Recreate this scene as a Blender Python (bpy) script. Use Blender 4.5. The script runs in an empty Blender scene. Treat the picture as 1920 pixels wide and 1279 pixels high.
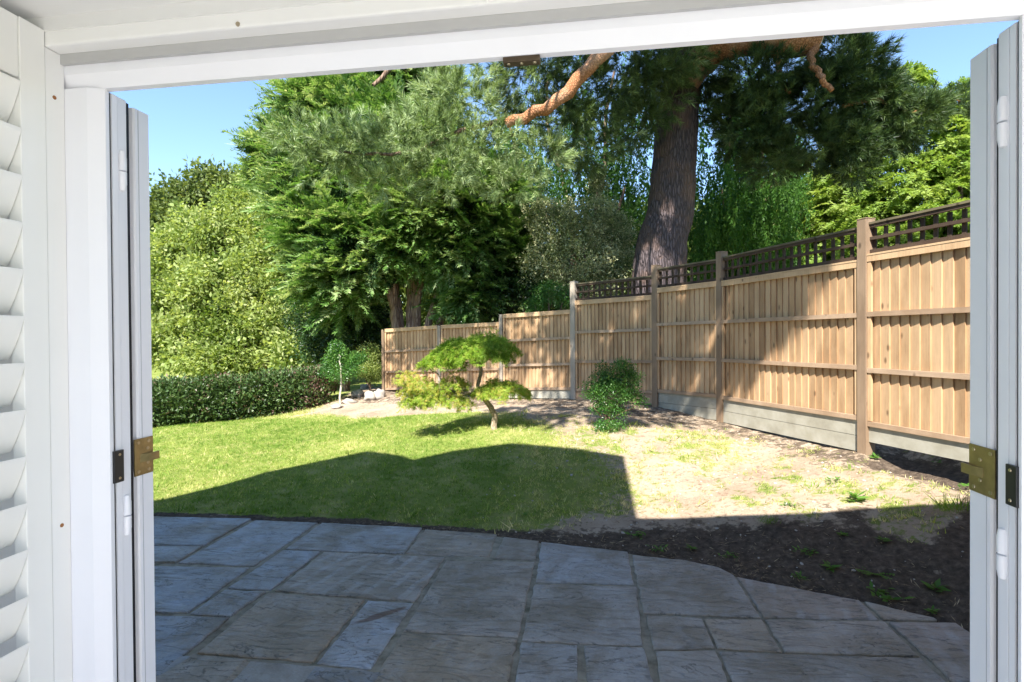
import bpy, bmesh, math, random
import numpy as np
from mathutils import Vector, Matrix
random.seed(7); RNG = np.random.default_rng(11)
R = math.radians
scene = bpy.context.scene
COL = scene.collection

# ------------------------------------------------------------------ camera
CAMZ = 1.55
FPX = 1020.0            # focal length in pixels of a 1920 px wide frame
YAW, PITCH, ROLL = R(8.1), R(-0.53), R(-0.4)
cam_d = bpy.data.cameras.new('camera'); cam = bpy.data.objects.new('camera', cam_d); COL.objects.link(cam)
cam_d.sensor_width = 36; cam_d.lens = 36 * FPX / 1920; cam_d.clip_start = 0.02; cam_d.clip_end = 2000
CM = (Matrix.Translation((0, 0, CAMZ)) @ Matrix.Rotation(YAW, 4, 'Z') @ Matrix.Rotation(R(90) + PITCH, 4, 'X') @ Matrix.Rotation(ROLL, 4, 'Z'))
cam.matrix_world = CM
scene.camera = cam
CR = np.array(CM.to_3x3())

def ray(px, py):
    return CR @ np.array([(px - 960) / FPX, -(py - 639.5) / FPX, -1.0])
def at(px, py, dep):
    """world point seen at a photo pixel at a distance along the view axis"""
    return np.array([0, 0, CAMZ]) + ray(px, py) * dep
def patio_z(x, y): return -0.012 * (y - 1.3)
def on_patio(px, py):
    r = ray(px, py); t = (CAMZ - 0.012 * 1.3) / (-0.012 * r[1] - r[2]) 
    # solve CAMZ + t rz = -0.012 (t ry - 1.3)
    t = (0.0156 - CAMZ) / (r[2] + 0.012 * r[1])
    return np.array([0, 0, CAMZ]) + r * t

# ------------------------------------------------------------------ sun
SUN_A, SUN_E = R(10), R(50)
SUND = np.array([math.sin(SUN_A) * math.cos(SUN_E), math.cos(SUN_A) * math.cos(SUN_E), -math.sin(SUN_E)])  # travel direction

# ------------------------------------------------------------------ terrain
EDGE_PX = [(-250, 962), (100, 962), (300, 966), (475, 973), (600, 979), (785, 990), (930, 1002), (1013, 1015), (1178, 1034), (1350, 1065), (1380, 1078), (1613, 1123), (1755, 1160), (1810, 1186), (1900, 1225), (2100, 1330)]
EDGE = np.array([on_patio(*p)[:2] for p in EDGE_PX])
def edge_y(x): return np.interp(x, EDGE[:, 0], EDGE[:, 1])
FENCE = [  # pixel x, base pixel y, depth
    (722, 733, 11.8), (827, 741, 11.0), (943, 748, 10.2), (1078, 748, 9.2), (1232, 763, 8.1), (1355, 793, 7.12), (1625, 846, 5.1)]
FP = [at(*f) for f in FENCE]
d_ = (FP[6] - FP[5]); d_[2] = 0
FP.append(FP[6] + d_ / np.linalg.norm(d_) * 1.9 + np.array([0, 0, 0.02]))
CTRL = [np.array([e[0], e[1], patio_z(*e) - 0.015]) for e in EDGE] + [p.copy() for p in FP]
for q in [(290, 800, 9.6), (450, 787, 10.2), (600, 768, 10.8), (700, 748, 11.2), (925, 806, 6.9), (1140, 810, 6.4), (1650, 955, 3.95), (1400, 968, 4.25), (1205, 965, 4.55), (1810, 950, 3.75), (600, 860, 6.5), (420, 860, 6.9), (1450, 870, 5.3), (1080, 860, 5.75)]:
    CTRL.append(at(*q))
CTRL += [np.array(p, float) for p in [(-12, 8, -.1), (-12, 16, -.1), (0, 20, .2), (8, 18, .5), (8, 6, .6), (-6, 30, 0), (20, 30, .5), (-25, 20, -.2)]]
CTRL = np.array(CTRL)
def _k(a, b): return np.sqrt(((a[:, None, :] - b[None, :, :]) ** 2).sum(-1) + 0.04)
_n = len(CTRL); _A = np.zeros((_n + 1, _n + 1)); _A[:_n, :_n] = _k(CTRL[:, :2], CTRL[:, :2]) - np.eye(_n) * 0.02; _A[:_n, _n] = 1; _A[_n, :_n] = 1
_w = np.linalg.solve(_A, np.append(CTRL[:, 2], 0))
def hgt(x, y):
    x = np.atleast_1d(np.asarray(x, float)); y = np.atleast_1d(np.asarray(y, float))
    out = np.empty(x.size); P = np.stack([x.ravel(), y.ravel()], 1)
    for i in range(0, len(P), 20000):
        out[i:i + 20000] = _k(P[i:i + 20000], CTRL[:, :2]) @ _w[:_n] + _w[_n]
    d = np.clip(P[:, 1] - edge_y(P[:, 0]), 0, 1)
    out += d * (0.02 * np.sin(P[:, 0] * 2.3 + np.sin(P[:, 1] * 1.7) * 1.5) * np.cos(P[:, 1] * 1.9 + P[:, 0]))
    # dug trench under the nearest fence bay
    a = FP[6][:2]; b = FP[7][:2]; u = (b - a) / np.linalg.norm(b - a); nrm = np.array([-u[1], u[0]])
    s = (P - a) @ u; q = np.abs((P - a) @ nrm)
    out -= 0.16 * np.clip((s - 0.02) / .25, 0, 1) * np.clip(1 - q / .4, 0, 1) ** 1
    return out.reshape(x.shape)
def ground(px, py):
    r = ray(px, py); lo = None
    t = np.linspace(1, 60, 3000); P = np.array([0, 0, CAMZ])[None] + r[None] * t[:, None]
    below = P[:, 2] < hgt(P[:, 0], P[:, 1])
    i = int(np.argmax(below)); return P[i]

# ------------------------------------------------------------------ object helpers
def tag(o, label=None, cat=None, group=None, kind=None):
    if label: o['label'] = label
    if cat: o['category'] = cat
    if group: o['group'] = group
    if kind: o['kind'] = kind
    return o
def empty(name, loc, label=None, cat=None, group=None):
    o = bpy.data.objects.new(name, None); COL.objects.link(o); o.location = Vector(loc); o.empty_display_size = .1
    tag(o, label, cat, group); return o
def link_mesh(name, me, mat, parent=None):
    o = bpy.data.objects.new(name, me); COL.objects.link(o)
    if mat is not None:
        me.materials.append(mat)
    if parent is not None:
        o.parent = parent; o.matrix_parent_inverse = Matrix.Translation(-Vector(parent.location))
    return o
def np_mesh(name, V, F, mat, parent=None, tint=None, smooth=False):
    """V (n,3); F list of arrays (k, nverts)"""
    V = np.asarray(V, np.float32); Fs = [np.asarray(f, np.int32) for f in (F if isinstance(F, list) else [F]) if len(f)]
    me = bpy.data.meshes.new(name)
    me.vertices.add(len(V)); me.vertices.foreach_set('co', V.ravel())
    loops = np.concatenate([f.ravel() for f in Fs]); tot = np.concatenate([np.full(len(f), f.shape[1], np.int32) for f in Fs])
    st = np.concatenate([[0], np.cumsum(tot)[:-1]]).astype(np.int32)
    me.loops.add(len(loops)); me.loops.foreach_set('vertex_index', loops)
    me.polygons.add(len(tot)); me.polygons.foreach_set('loop_start', st); me.polygons.foreach_set('loop_total', tot)
    me.polygons.foreach_set('use_smooth', np.full(len(tot), bool(smooth)))
    me.update(calc_edges=True); me.validate()
    if tint is not None:
        a = me.attributes.new('tint', 'FLOAT', 'POINT'); a.data.foreach_set('value', np.asarray(tint, np.float32))
    return link_mesh(name, me, mat, parent)

class MB:
    """collects simple shapes into one mesh"""
    def __init__(s): s.V = []; s.F = {}; s.T = []; s.n = 0
    def add(s, V, F, t=0.5):
        V = np.asarray(V, float); s.V.append(V); s.T.append(np.full(len(V), t))
        for f in F:
            s.F.setdefault(len(f), []).append([i + s.n for i in f])
        s.n += len(V)
    def box(s, lo, hi, t=0.5, M=None, bev=0.0):
        lo = np.array(lo, float); hi = np.array(hi, float)
        if bev <= 0:
            c = np.array([[x, y, z] for z in (0, 1) for y in (0, 1) for x in (0, 1)], float); V = lo + c * (hi - lo)
            F = [(0, 2, 3, 1), (4, 5, 7, 6), (0, 1, 5, 4), (2, 6, 7, 3), (0, 4, 6, 2), (1, 3, 7, 5)]
        else:
            bm = bmesh.new(); bmesh.ops.create_cube(bm, size=1)
            for v in bm.verts: v.co = Vector((lo + hi) / 2) + Vector([v.co[i] * (hi[i] - lo[i]) for i in range(3)])
            bmesh.ops.bevel(bm, geom=bm.edges[:], offset=bev, segments=2, profile=.6, affect='EDGES')
            V = np.array([v.co[:] for v in bm.verts]); F = [tuple(v.index for v in f.verts) for f in bm.faces]; bm.free()
        if M is not None: V = V @ np.array(M[0]).T + np.array(M[1])
        s.add(V, F, t)
    def prism(s, poly, a, b, axis='z', t=0.5):
        """poly 2D outline extruded from a to b along axis (x: poly is yz, y: poly is xz, z: poly is xy)"""
        n = len(poly); V = []
        for h in (a, b):
            for p in poly:
                V.append({'z': (p[0], p[1], h), 'x': (h, p[0], p[1]), 'y': (p[0], h, p[1])}[axis])
        F = [(i, (i + 1) % n, n + (i + 1) % n, n + i) for i in range(n)] + [tuple(range(n - 1, -1, -1)), tuple(range(n, 2 * n))]
        s.add(V, F, t)
    def tube(s, pts, rad, seg=8, t=0.5, cap=True, rough=0.0):
        V, F = tube(pts, rad, seg, rough); s.add(V, [tuple(f) for f in F], t)
        if cap:
            n = len(pts); s.F.setdefault(seg, []).append([s.n - len(V) + (n - 1) * seg + i for i in range(seg)])
            s.F.setdefault(seg, []).append([s.n - len(V) + i for i in range(seg - 1, -1, -1)])
    def build(s, name, mat, parent=None, smooth=False, recalc=True):
        V = np.concatenate(s.V); F = [np.array(f) for f in s.F.values()]
        o = np_mesh(name, V, F, mat, parent, tint=np.concatenate(s.T), smooth=smooth)
        if recalc:
            bm = bmesh.new(); bm.from_mesh(o.data); bmesh.ops.recalc_face_normals(bm, faces=bm.faces); bm.to_mesh(o.data); bm.free()
        if smooth:
            try: o.data.set_sharp_from_angle(angle=R(40))
            except Exception: pass
        return o
def tube(pts, rad, seg=8, rough=0.0):
    pts = np.asarray(pts, float); n = len(pts); rad = np.broadcast_to(np.asarray(rad, float), (n,))
    T = np.gradient(pts, axis=0); T /= np.linalg.norm(T, axis=1)[:, None] + 1e-9
    up = np.array([0, 0, 1.0]) if abs(T[0][2]) < .9 else np.array([1.0, 0, 0])
    V = []; N = np.cross(T[0], up); N /= np.linalg.norm(N)
    for i in range(n):
        N = N - T[i] * (N @ T[i]); N /= np.linalg.norm(N) + 1e-9; B = np.cross(T[i], N)
        a = np.linspace(0, 2 * np.pi, seg, endpoint=False)
        rr = rad[i] * (1 + rough * RNG.uniform(-1, 1, seg))
        V.append(pts[i] + np.cos(a)[:, None] * N * rr[:, None] + np.sin(a)[:, None] * B * rr[:, None])
    V = np.concatenate(V); F = []
    for i in range(n - 1):
        for j in range(seg):
            F.append((i * seg + j, i * seg + (j + 1) % seg, (i + 1) * seg + (j + 1) % seg, (i + 1) * seg + j))
    return V, np.array(F)
def curve(pts, n=12, jit=0.0):
    """smooth Catmull-Rom through points"""
    P = np.asarray(pts, float); P = np.vstack([2 * P[0] - P[1], P, 2 * P[-1] - P[-2]]); out = []
    m = len(P) - 3
    for u in np.linspace(0, m - 1e-6, n):
        i = int(u); t = u - i; a, b, c, d = P[i:i + 4]
        out.append(.5 * ((2 * b) + (c - a) * t + (2 * a - 5 * b + 4 * c - d) * t * t + (3 * b - a - 3 * c + d) * t ** 3))
    out = np.array(out)
    if jit: out[1:-1] += RNG.normal(0, jit, (len(out) - 2, 3))
    return out

# ------------------------------------------------------------------ foliage instancing (into one mesh)
def basis(D, roll=None):
    D = D / (np.linalg.norm(D, axis=1)[:, None] + 1e-9); n = len(D)
    up = np.tile([0, 0, 1.0], (n, 1)); up[np.abs(D[:, 2]) > .97] = [1, 0, 0]
    Y = np.cross(up, D); Y /= np.linalg.norm(Y, axis=1)[:, None]; Z = np.cross(D, Y)
    if roll is not None:
        c, s = np.cos(roll)[:, None], np.sin(roll)[:, None]; Y, Z = Y * c + Z * s, Z * c - Y * s
    return np.stack([D, Y, Z], axis=2)       # columns
def scatter(templates, P, D, S, roll, tint, tjit=0.12):
    """templates list of (V,F); returns merged V,F,T"""
    P = np.asarray(P, float); n = len(P); B = basis(np.asarray(D, float), roll); S = np.broadcast_to(np.asarray(S, float), (n,)); tint = np.broadcast_to(tint, (n,))
    which = RNG.integers(0, len(templates), n); Vs, Fs, Ts = [], {}, []; off = 0
    for k, (tv, tf) in enumerate(templates):
        idx = np.where(which == k)[0]
        if not len(idx): continue
        V = np.einsum('nij,mj->nmi', B[idx] * S[idx][:, None, None], tv) + P[idx][:, None, :]
        m = len(tv); F = (tf[None] + (np.arange(len(idx)) * m)[:, None, None] + off).reshape(-1, tf.shape[1])
        Vs.append(V.reshape(-1, 3)); Fs.setdefault(tf.shape[1], []).append(F)
        nf = m // 4 if m % 4 == 0 and tf.shape[1] == 4 else m // 3
        per = RNG.normal(0, tjit, (len(idx), nf)); per = np.repeat(per, m // nf, axis=1)
        Ts.append((tint[idx][:, None] + per).reshape(-1)); off += len(idx) * m
    return np.concatenate(Vs), [np.concatenate(f) for f in Fs.values()], np.clip(np.concatenate(Ts), 0, 1)
def rhombi(base, tip, width, nrm, fold=0.0, broad=.45):
    """leaf shapes: arrays (k,3) -> 4 verts each"""
    base = np.asarray(base, float); tip = np.asarray(tip, float); ax = tip - base; L = np.linalg.norm(ax, axis=1)[:, None]
    side = np.cross(ax, nrm); side /= np.linalg.norm(side, axis=1)[:, None] + 1e-9
    w = np.broadcast_to(np.asarray(width, float), (len(base),))[:, None]
    mid = base + ax * broad
    V = np.stack([base, mid + side * w / 2 + nrm * fold * L, tip, mid - side * w / 2 + nrm * fold * L], axis=1).reshape(-1, 3)
    F = np.arange(len(base) * 4).reshape(-1, 4); return V, F
def unit(n, rng=RNG):
    v = rng.normal(0, 1, (n, 3)); return v / np.linalg.norm(v, axis=1)[:, None]
def t_frond(n=11, spread=.36, droop=.10, w=.07, seed=0, up=.0):
    r = np.random.default_rng(seed); b, t = [], []
    for i in range(n):
        k = (i + .3) / n; base = np.array([k, 0, -droop * k * k + r.normal(0, .012)])
        for s in (-1, 1):
            L = (spread * (1 - k) ** .8 + .10) * r.uniform(.75, 1.2); a = R(r.uniform(32, 55)) * s
            d = np.array([math.cos(a), math.sin(a), r.normal(up, .18)]); tip = base + d * L
            b.append(base); t.append(tip)
            for q in (.35, .65):
                if L > .2:
                    bb = base + d * L * q; a2 = a + s * R(r.uniform(-75, -40)) * (1 if r.random() < .5 else -.6)
                    b.append(bb); t.append(bb + np.array([math.cos(a2), math.sin(a2), r.normal(0, .25)]) * L * .42)
    b.append(np.array([.75, 0, -droop * .6])); t.append(np.array([1.12, 0, -droop * 1.1]))
    b, t = np.array(b), np.array(t); n_ = np.tile([0, 0, 1.0], (len(b), 1)) + r.normal(0, .35, (len(b), 3)); n_ /= np.linalg.norm(n_, axis=1)[:, None]
    return rhombi(b, t, w * r.uniform(.7, 1.2, len(b)), n_)
def t_needles(n=46, length=.55, w=.045, seed=0, amin=30, amax=75):
    r = np.random.default_rng(seed); k = r.uniform(0, 1, n) ** .7; base = np.stack([k, k * 0, -.12 * k * (1 - k)], 1)
    ang = np.radians(r.uniform(amin, amax, n)) * (1.15 - .65 * k); ph = r.uniform(0, 2 * np.pi, n)
    d = np.stack([np.cos(ang), np.sin(ang) * np.cos(ph), np.sin(ang) * np.sin(ph)], 1); tip = base + d * (length * r.uniform(.7, 1.15, n))[:, None]
    side = unit(n, r); side = np.cross(d, side); side /= np.linalg.norm(side, axis=1)[:, None]
    V = np.stack([base - side * w / 2, base + side * w / 2, tip], 1).reshape(-1, 3); return V, np.arange(n * 3).reshape(-1, 3)
def t_cluster(n=14, size=.42, w=.24, seed=0, flat=.55, rad=1.0):
    r = np.random.default_rng(seed); p = unit(n, r) * (r.uniform(0, 1, n) ** .5)[:, None] * rad; d = unit(n, r) * .8 + p * .6 + np.array([.35, 0, 0]); d[:, 2] -= .25
    d /= np.linalg.norm(d, axis=1)[:, None]; nm = unit(n, r) * (1 - flat) + np.array([0, 0, 1.0]) * flat; nm /= np.linalg.norm(nm, axis=1)[:, None]
    return rhombi(p, p + d * (size * r.uniform(.7, 1.25, n))[:, None], w * r.uniform(.75, 1.2, n), nm, .05)
def t_strand(n=30, size=.075, w=.03, seed=0):
    r = np.random.default_rng(seed); k = np.sort(r.uniform(0, 1, n)); sway = r.normal(0, .05, 2)
    base = np.stack([k, .05 * np.sin(k * 5 + r.uniform(0, 6)) + sway[0] * k, .05 * np.sin(k * 4 + r.uniform(0, 6)) + sway[1] * k], 1)
    d = np.array([.8, 0, 0]) + r.normal(0, .55, (n, 3)); d /= np.linalg.norm(d, axis=1)[:, None]
    nm = unit(n, r); V, F = rhombi(base, base + d * size, w * r.uniform(.7, 1.2, n), nm)
    # the fine twig itself, as long thin quads
    kk = np.linspace(0, 1, 7); tw = np.stack([kk, .05 * np.sin(kk * 5) + sway[0] * kk, .05 * np.sin(kk * 4) + sway[1] * kk], 1)
    V2, F2 = rhombi(tw[:-1], tw[1:], .006, np.tile([0, 1.0, 0], (6, 1)))
    return np.vstack([V, V2]), np.vstack([F, F2 + len(V)])
def t_grass(n=7, seed=0, w=.16, lean=.45):
    r = np.random.default_rng(seed); b = np.stack([np.zeros(n), r.normal(0, .45, n), r.normal(0, .45, n)], 1)
    d = np.stack([np.ones(n), r.normal(0, lean, n), r.normal(0, lean, n)], 1); L = r.uniform(.5, 1.1, n); tip = b + d * L[:, None]
    s = unit(n, r); s[:, 0] = 0; s /= np.linalg.norm(s, axis=1)[:, None]
    return np.stack([b - s * w / 2, b + s * w / 2, tip], 1).reshape(-1, 3), np.arange(n * 3).reshape(-1, 3)
FROND = [t_frond(seed=i) for i in range(5)]
FROND_F = [t_frond(n=9, spread=.30, droop=.28, w=.10, seed=20 + i) for i in range(4)]
FROND_C = [t_frond(n=16, spread=.25, droop=.16, w=.05, seed=60 + i) for i in range(5)]
NEEDLE = [t_needles(seed=i) for i in range(5)]
CLUST = [t_cluster(seed=i) for i in range(6)]
CLUST_S = [t_cluster(n=18, size=.34, w=.17, seed=30 + i, flat=.4) for i in range(5)]
STRAND = [t_strand(seed=i) for i in range(6)]
GRASS = [t_grass(seed=i) for i in range(6)]

def blob(px, py, dep, rx, ry, rz=None):
    c = at(px, py, dep); s = dep / FPX
    return c, np.array([rx * s, (rz if rz is not None else (rx + ry) * .5 * s), ry * s])
def lumpy(blobs, dens, sub=.33, shell=(.55, 1.0), squash=.8, seed=1, flat_bottom=False):
    """points on sub-lumps over big ellipsoids -> P, outward D, lump id tint"""
    r = np.random.default_rng(seed); P, D, T = [], [], []
    for c, rad in blobs:
        area = (rad[0] * rad[1] + rad[1] * rad[2] + rad[0] * rad[2]) / 3 * 4 * np.pi
        m = max(6, int(area / (np.pi * (rad.mean() * sub) ** 2) * 1.3)); u = unit(m, r)
        lc = c + u * rad * r.uniform(.55, .9, m)[:, None]; lr = rad.mean() * sub * r.uniform(.6, 1.35, m)
        n = int(area * dens / m) + 1
        for j in range(m):
            v = unit(n, r); v = v + u[j] * .35; v /= np.linalg.norm(v, axis=1)[:, None]
            P.append(lc[j] + v * lr[j] * r.uniform(shell[0], shell[1], n)[:, None] * np.array([1, 1, squash])); D.append(v * .6 + u[j] * .7); T.append(np.full(n, .5 + r.normal(0, .13)))
    return np.concatenate(P), np.concatenate(D), np.concatenate(T)
def limb_tree(base, tops, r0, mat, parent, name='trunk', n=10, bend=.25, rmin=.02, fork=.35, rough=.08, seg=8):
    """a trunk forking to the given points"""
    mb = MB(); base = np.asarray(base, float)
    for tp in tops:
        tp = np.asarray(tp, float); mid = base + (tp - base) * fork; mid[:2] = base[:2] + (tp - base)[:2] * fork * .45
        pts = curve([base, mid, tp + RNG.normal(0, .05, 3)], n, jit=np.linalg.norm(tp - base) * .012)
        mb.tube(pts, np.linspace(r0, rmin, n), seg, t=random.random(), rough=rough)
    return mb.build(name, mat, parent, smooth=True, recalc=False)

# ------------------------------------------------------------------ materials
def mat(name):
    m = bpy.data.materials.new(name); m.use_nodes = True; nt = m.node_tree; nt.nodes.clear()
    out = nt.nodes.new('ShaderNodeOutputMaterial'); return m, nt, out
def nd(nt, typ, **kw):
    n = nt.nodes.new(typ)
    for k, v in kw.items():
        if k.startswith('i_'):
            key = k[2:]
            n.inputs[int(key) if key.isdigit() else key.replace('_', ' ')].default_value = v
        else: setattr(n, k, v)
    return n
def ramp(nt, fac, stops, interp='LINEAR'):
    r = nt.nodes.new('ShaderNodeValToRGB'); r.color_ramp.interpolation = interp
    e = r.color_ramp.elements
    while len(e) < len(stops): e.new(.5)
    for i, (p, c) in enumerate(stops):
        e[i].position = p; e[i].color = tuple(c) + ((1,) if len(c) == 3 else ())
    if fac is not None: nt.links.new(fac, r.inputs[0])
    return r
def mix(nt, fac, a, b, mode='MIX'):
    n = nt.nodes.new('ShaderNodeMix'); n.data_type = 'RGBA'; n.blend_type = mode
    for sock, v in ((n.inputs[0], fac), (n.inputs[6], a), (n.inputs[7], b)):
        if hasattr(v, 'node'): nt.links.new(v, sock)
        else: sock.default_value = v if isinstance(v, (int, float)) else tuple(v) + ((1,) if len(v) == 3 else ())
    return n.outputs[2]
def noise(nt, vec, scale, detail=4, rough=.55, dist=0):
    n = nd(nt, 'ShaderNodeTexNoise'); n.inputs['Scale'].default_value = scale; n.inputs['Detail'].default_value = detail; n.inputs['Roughness'].default_value = rough; n.inputs['Distortion'].default_value = dist
    if vec is not None: nt.links.new(vec, n.inputs['Vector'])
    return n
def mapping(nt, src, scale=(1, 1, 1), rot=(0, 0, 0)):
    m = nd(nt, 'ShaderNodeMapping'); m.inputs['Scale'].default_value = scale; m.inputs['Rotation'].default_value = rot; nt.links.new(src, m.inputs['Vector']); return m.outputs[0]
def pos(nt): return nd(nt, 'ShaderNodeNewGeometry').outputs['Position']
def tintn(nt, name='tint'): return nd(nt, 'ShaderNodeAttribute', attribute_name=name).outputs['Fac']
def math_(nt, op, a, b=0.0, clamp=False):
    n = nd(nt, 'ShaderNodeMath', operation=op); n.use_clamp = clamp
    for s, v in ((n.inputs[0], a), (n.inputs[1], b)):
        if hasattr(v, 'node'): nt.links.new(v, s)
        else: s.default_value = v
    return n.outputs[0]
def principled(nt, out, col, rough=.6, spec=.3, bump=None, bstr=.3, bdist=.01, metal=0.0):
    p = nd(nt, 'ShaderNodeBsdfPrincipled')
    for s, v in (('Base Color', col), ('Roughness', rough), ('Specular IOR Level', spec), ('Metallic', metal)):
        if hasattr(v, 'node'): nt.links.new(v, p.inputs[s])
        else: p.inputs[s].default_value = (tuple(v) + (1,)) if isinstance(v, (tuple, list)) and len(v) == 3 else v
    if bump is not None:
        b = nd(nt, 'ShaderNodeBump'); b.inputs['Strength'].default_value = bstr; b.inputs['Distance'].default_value = bdist; nt.links.new(bump, b.inputs['Height']); nt.links.new(b.outputs[0], p.inputs['Normal'])
    nt.links.new(p.outputs[0], out.inputs[0]); return p
def leaf_mat(name, stops, trans=.35, rough=.5, spec=.25, tcol=1.5, yel=(1.15, 1.1, .6)):
    m, nt, out = mat(name); c = ramp(nt, tintn(nt), stops).outputs[0]
    p = principled(nt, out, c, rough, spec)
    t = nd(nt, 'ShaderNodeBsdfTranslucent'); tc = mix(nt, 1.0, c, tuple(tcol * y for y in yel), 'MULTIPLY'); nt.links.new(tc, t.inputs[0])
    ms = nd(nt, 'ShaderNodeMixShader'); ms.inputs[0].default_value = trans; nt.links.new(p.outputs[0], ms.inputs[1]); nt.links.new(t.outputs[0], ms.inputs[2]); nt.links.new(ms.outputs[0], out.inputs[0])
    return m
def plain(name, col, rough=.5, spec=.4, metal=0.0, nscale=8, var=.06, bstr=.05):
    m, nt, out = mat(name); n = noise(nt, pos(nt), nscale, 5)
    c = mix(nt, n.outputs[0], tuple(x * (1 - var) for x in col), tuple(min(1, x * (1 + var)) for x in col)); n2 = noise(nt, pos(nt), nscale * 30, 3)
    principled(nt, out, c, rough, spec, n2.outputs[0], bstr, .002, metal); return m

M = {}
M['upvc'] = plain('white_upvc', (.83, .84, .89), .28, .5, nscale=5, var=.035, bstr=.02)
M['paint'] = plain('white_paint', (.84, .84, .825), .42, .4, nscale=6, var=.025, bstr=.04)
M['shutter'] = plain('shutter_paint', (.84, .84, .81), .4, .4, nscale=6, var=.02, bstr=.02)
M['plaster'] = plain('white_plaster', (.76, .76, .75), .9, .1, nscale=3, var=.02, bstr=.06)
M['black'] = plain('black_rubber', (.012, .012, .018), .5, .4)
M['blackmetal'] = plain('black_metal', (.02, .02, .022), .35, .5)
M['bronze'] = plain('passivated_steel', (.34, .26, .13), .32, .5, metal=.75, nscale=45, var=.5)
M['darkbronze'] = plain('dark_bronze', (.09, .065, .04), .4, .5, metal=.5, nscale=45, var=.5)
M['screw'] = plain('screw_steel', (.5, .42, .3), .3, .5, metal=.9)
M['hole'] = plain('raw_wood_hole', (.30, .13, .05), .8, .2)
M['floor'] = plain('pale_floor', (.62, .60, .58), .5, .3)
M['render'] = plain('house_render', (.7, .68, .62), .9, .1)
M['tile'] = plain('roof_tile', (.22, .12, .09), .85, .1)
def glass_mat():
    m, nt, out = mat('window_glass'); p = principled(nt, out, (1, 1, 1), .0, .5); p.inputs['Transmission Weight'].default_value = 1; p.inputs['IOR'].default_value = 1.01; return m
M['glass'] = glass_mat()

def wood_mat(name, base, dark, light, along=(1, 1, .06)):
    m, nt, out = mat(name); t = tintn(nt); P = pos(nt)
    off = nd(nt, 'ShaderNodeCombineXYZ'); nt.links.new(math_(nt, 'MULTIPLY', t, 37.0), off.inputs[0]); nt.links.new(math_(nt, 'MULTIPLY', t, 91.0), off.inputs[2])
    v = nd(nt, 'ShaderNodeVectorMath', operation='ADD'); nt.links.new(P, v.inputs[0]); nt.links.new(off.outputs[0], v.inputs[1])
    g = noise(nt, mapping(nt, v.outputs[0], tuple(60 * a for a in along)), 1.0, 5, .6, .6)
    blot = noise(nt, mapping(nt, v.outputs[0], (3, 3, 1.3)), 1.6, 4, .6)
    c = ramp(nt, t, [(0, dark), (.5, base), (1, light)]).outputs[0]
    c = mix(nt, math_(nt, 'MULTIPLY', g.outputs[0], .75), c, tuple(x * .5 for x in dark), 'MIX')
    c = mix(nt, ramp(nt, blot.outputs[0], [(.38, (0, 0, 0)), (.7, (.5, .5, .5))]).outputs[0], c, light)
    kn = nd(nt, 'ShaderNodeTexVoronoi'); kn.inputs['Scale'].default_value = 1.0; nt.links.new(mapping(nt, v.outputs[0], (7, 7, 3.6)), kn.inputs['Vector'])
    kk = ramp(nt, kn.outputs['Distance'], [(.06, (1, 1, 1)), (.14, (0, 0, 0))]).outputs[0]
    c = mix(nt, math_(nt, 'MULTIPLY', kk, .75), c, tuple(x * .28 for x in dark))
    principled(nt, out, c, .8, .15, g.outputs[0], .35, .003); return m
M['fence'] = wood_mat('fence_softwood', (.54, .345, .19), (.37, .225, .12), (.68, .47, .28))
M['rail'] = wood_mat('fence_rail_wood', (.42, .29, .19), (.33, .22, .14), (.50, .37, .26), (.06, .06, 1))
M['post'] = wood_mat('fence_post_wood', (.27, .185, .12), (.19, .13, .085), (.36, .26, .175))
M['greypost'] = wood_mat('grey_post_wood', (.40, .34, .27), (.3, .25, .2), (.5, .43, .35))
M['trellis'] = wood_mat('trellis_stained_wood', (.075, .048, .035), (.05, .033, .025), (.12, .09, .06))
M['capwood'] = wood_mat('trellis_cap_wood', (.16, .13, .08), (.10, .08, .05), (.22, .19, .12), (.06, .06, 1))
def concrete():
    m, nt, out = mat('gravel_board_concrete'); P = pos(nt); n = noise(nt, P, 5, 6, .6); n2 = noise(nt, P, 160, 2)
    c = ramp(nt, n.outputs[0], [(.25, (.25, .23, .18)), (.5, (.34, .32, .26)), (.75, (.42, .40, .34))]).outputs[0]
    st = noise(nt, mapping(nt, P, (1, 1, 1.5)), 3, 5); c = mix(nt, ramp(nt, st.outputs[0], [(.55, (0, 0, 0)), (.75, (.6, .6, .6))]).outputs[0], c, (.27, .25, .18))
    principled(nt, out, c, .9, .1, n2.outputs[0], .25, .003); return m
M['concrete'] = concrete()
def bark(name, dark, light, sx=14, sz=2.2, b=.03, patch=None):
    m, nt, out = mat(name); P = pos(nt); w = noise(nt, P, 3, 3)
    vv = nd(nt, 'ShaderNodeTexVoronoi', feature='DISTANCE_TO_EDGE'); vv.inputs['Scale'].default_value = 1
    mp = mapping(nt, P, (sx, sx, sz)); ad = nd(nt, 'ShaderNodeVectorMath', operation='ADD'); nt.links.new(mp, ad.inputs[0]); nt.links.new(w.outputs['Color'], ad.inputs[1]); nt.links.new(ad.outputs[0], vv.inputs['Vector'])
    n = noise(nt, mapping(nt, P, (sx * 2, sx * 2, sz * 2)), 1.5, 6, .65)
    h = math_(nt, 'ADD', ramp(nt, vv.outputs['Distance'], [(0, (0, 0, 0)), (.22, (1, 1, 1))]).outputs[0], math_(nt, 'MULTIPLY', n.outputs[0], .6))
    c = mix(nt, math_(nt, 'MULTIPLY', h, .75, True), dark, light)
    if patch: c = mix(nt, ramp(nt, noise(nt, P, 2.3, 3).outputs[0], [(.5, (0, 0, 0)), (.62, (.7, .7, .7))]).outputs[0], c, patch)
    principled(nt, out, c, .9, .1, h, .9, b); return m
M['pinebark'] = bark('pine_bark', (.04, .032, .034), (.125, .10, .102), 24, 4.2, .03, (.15, .10, .08))
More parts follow.
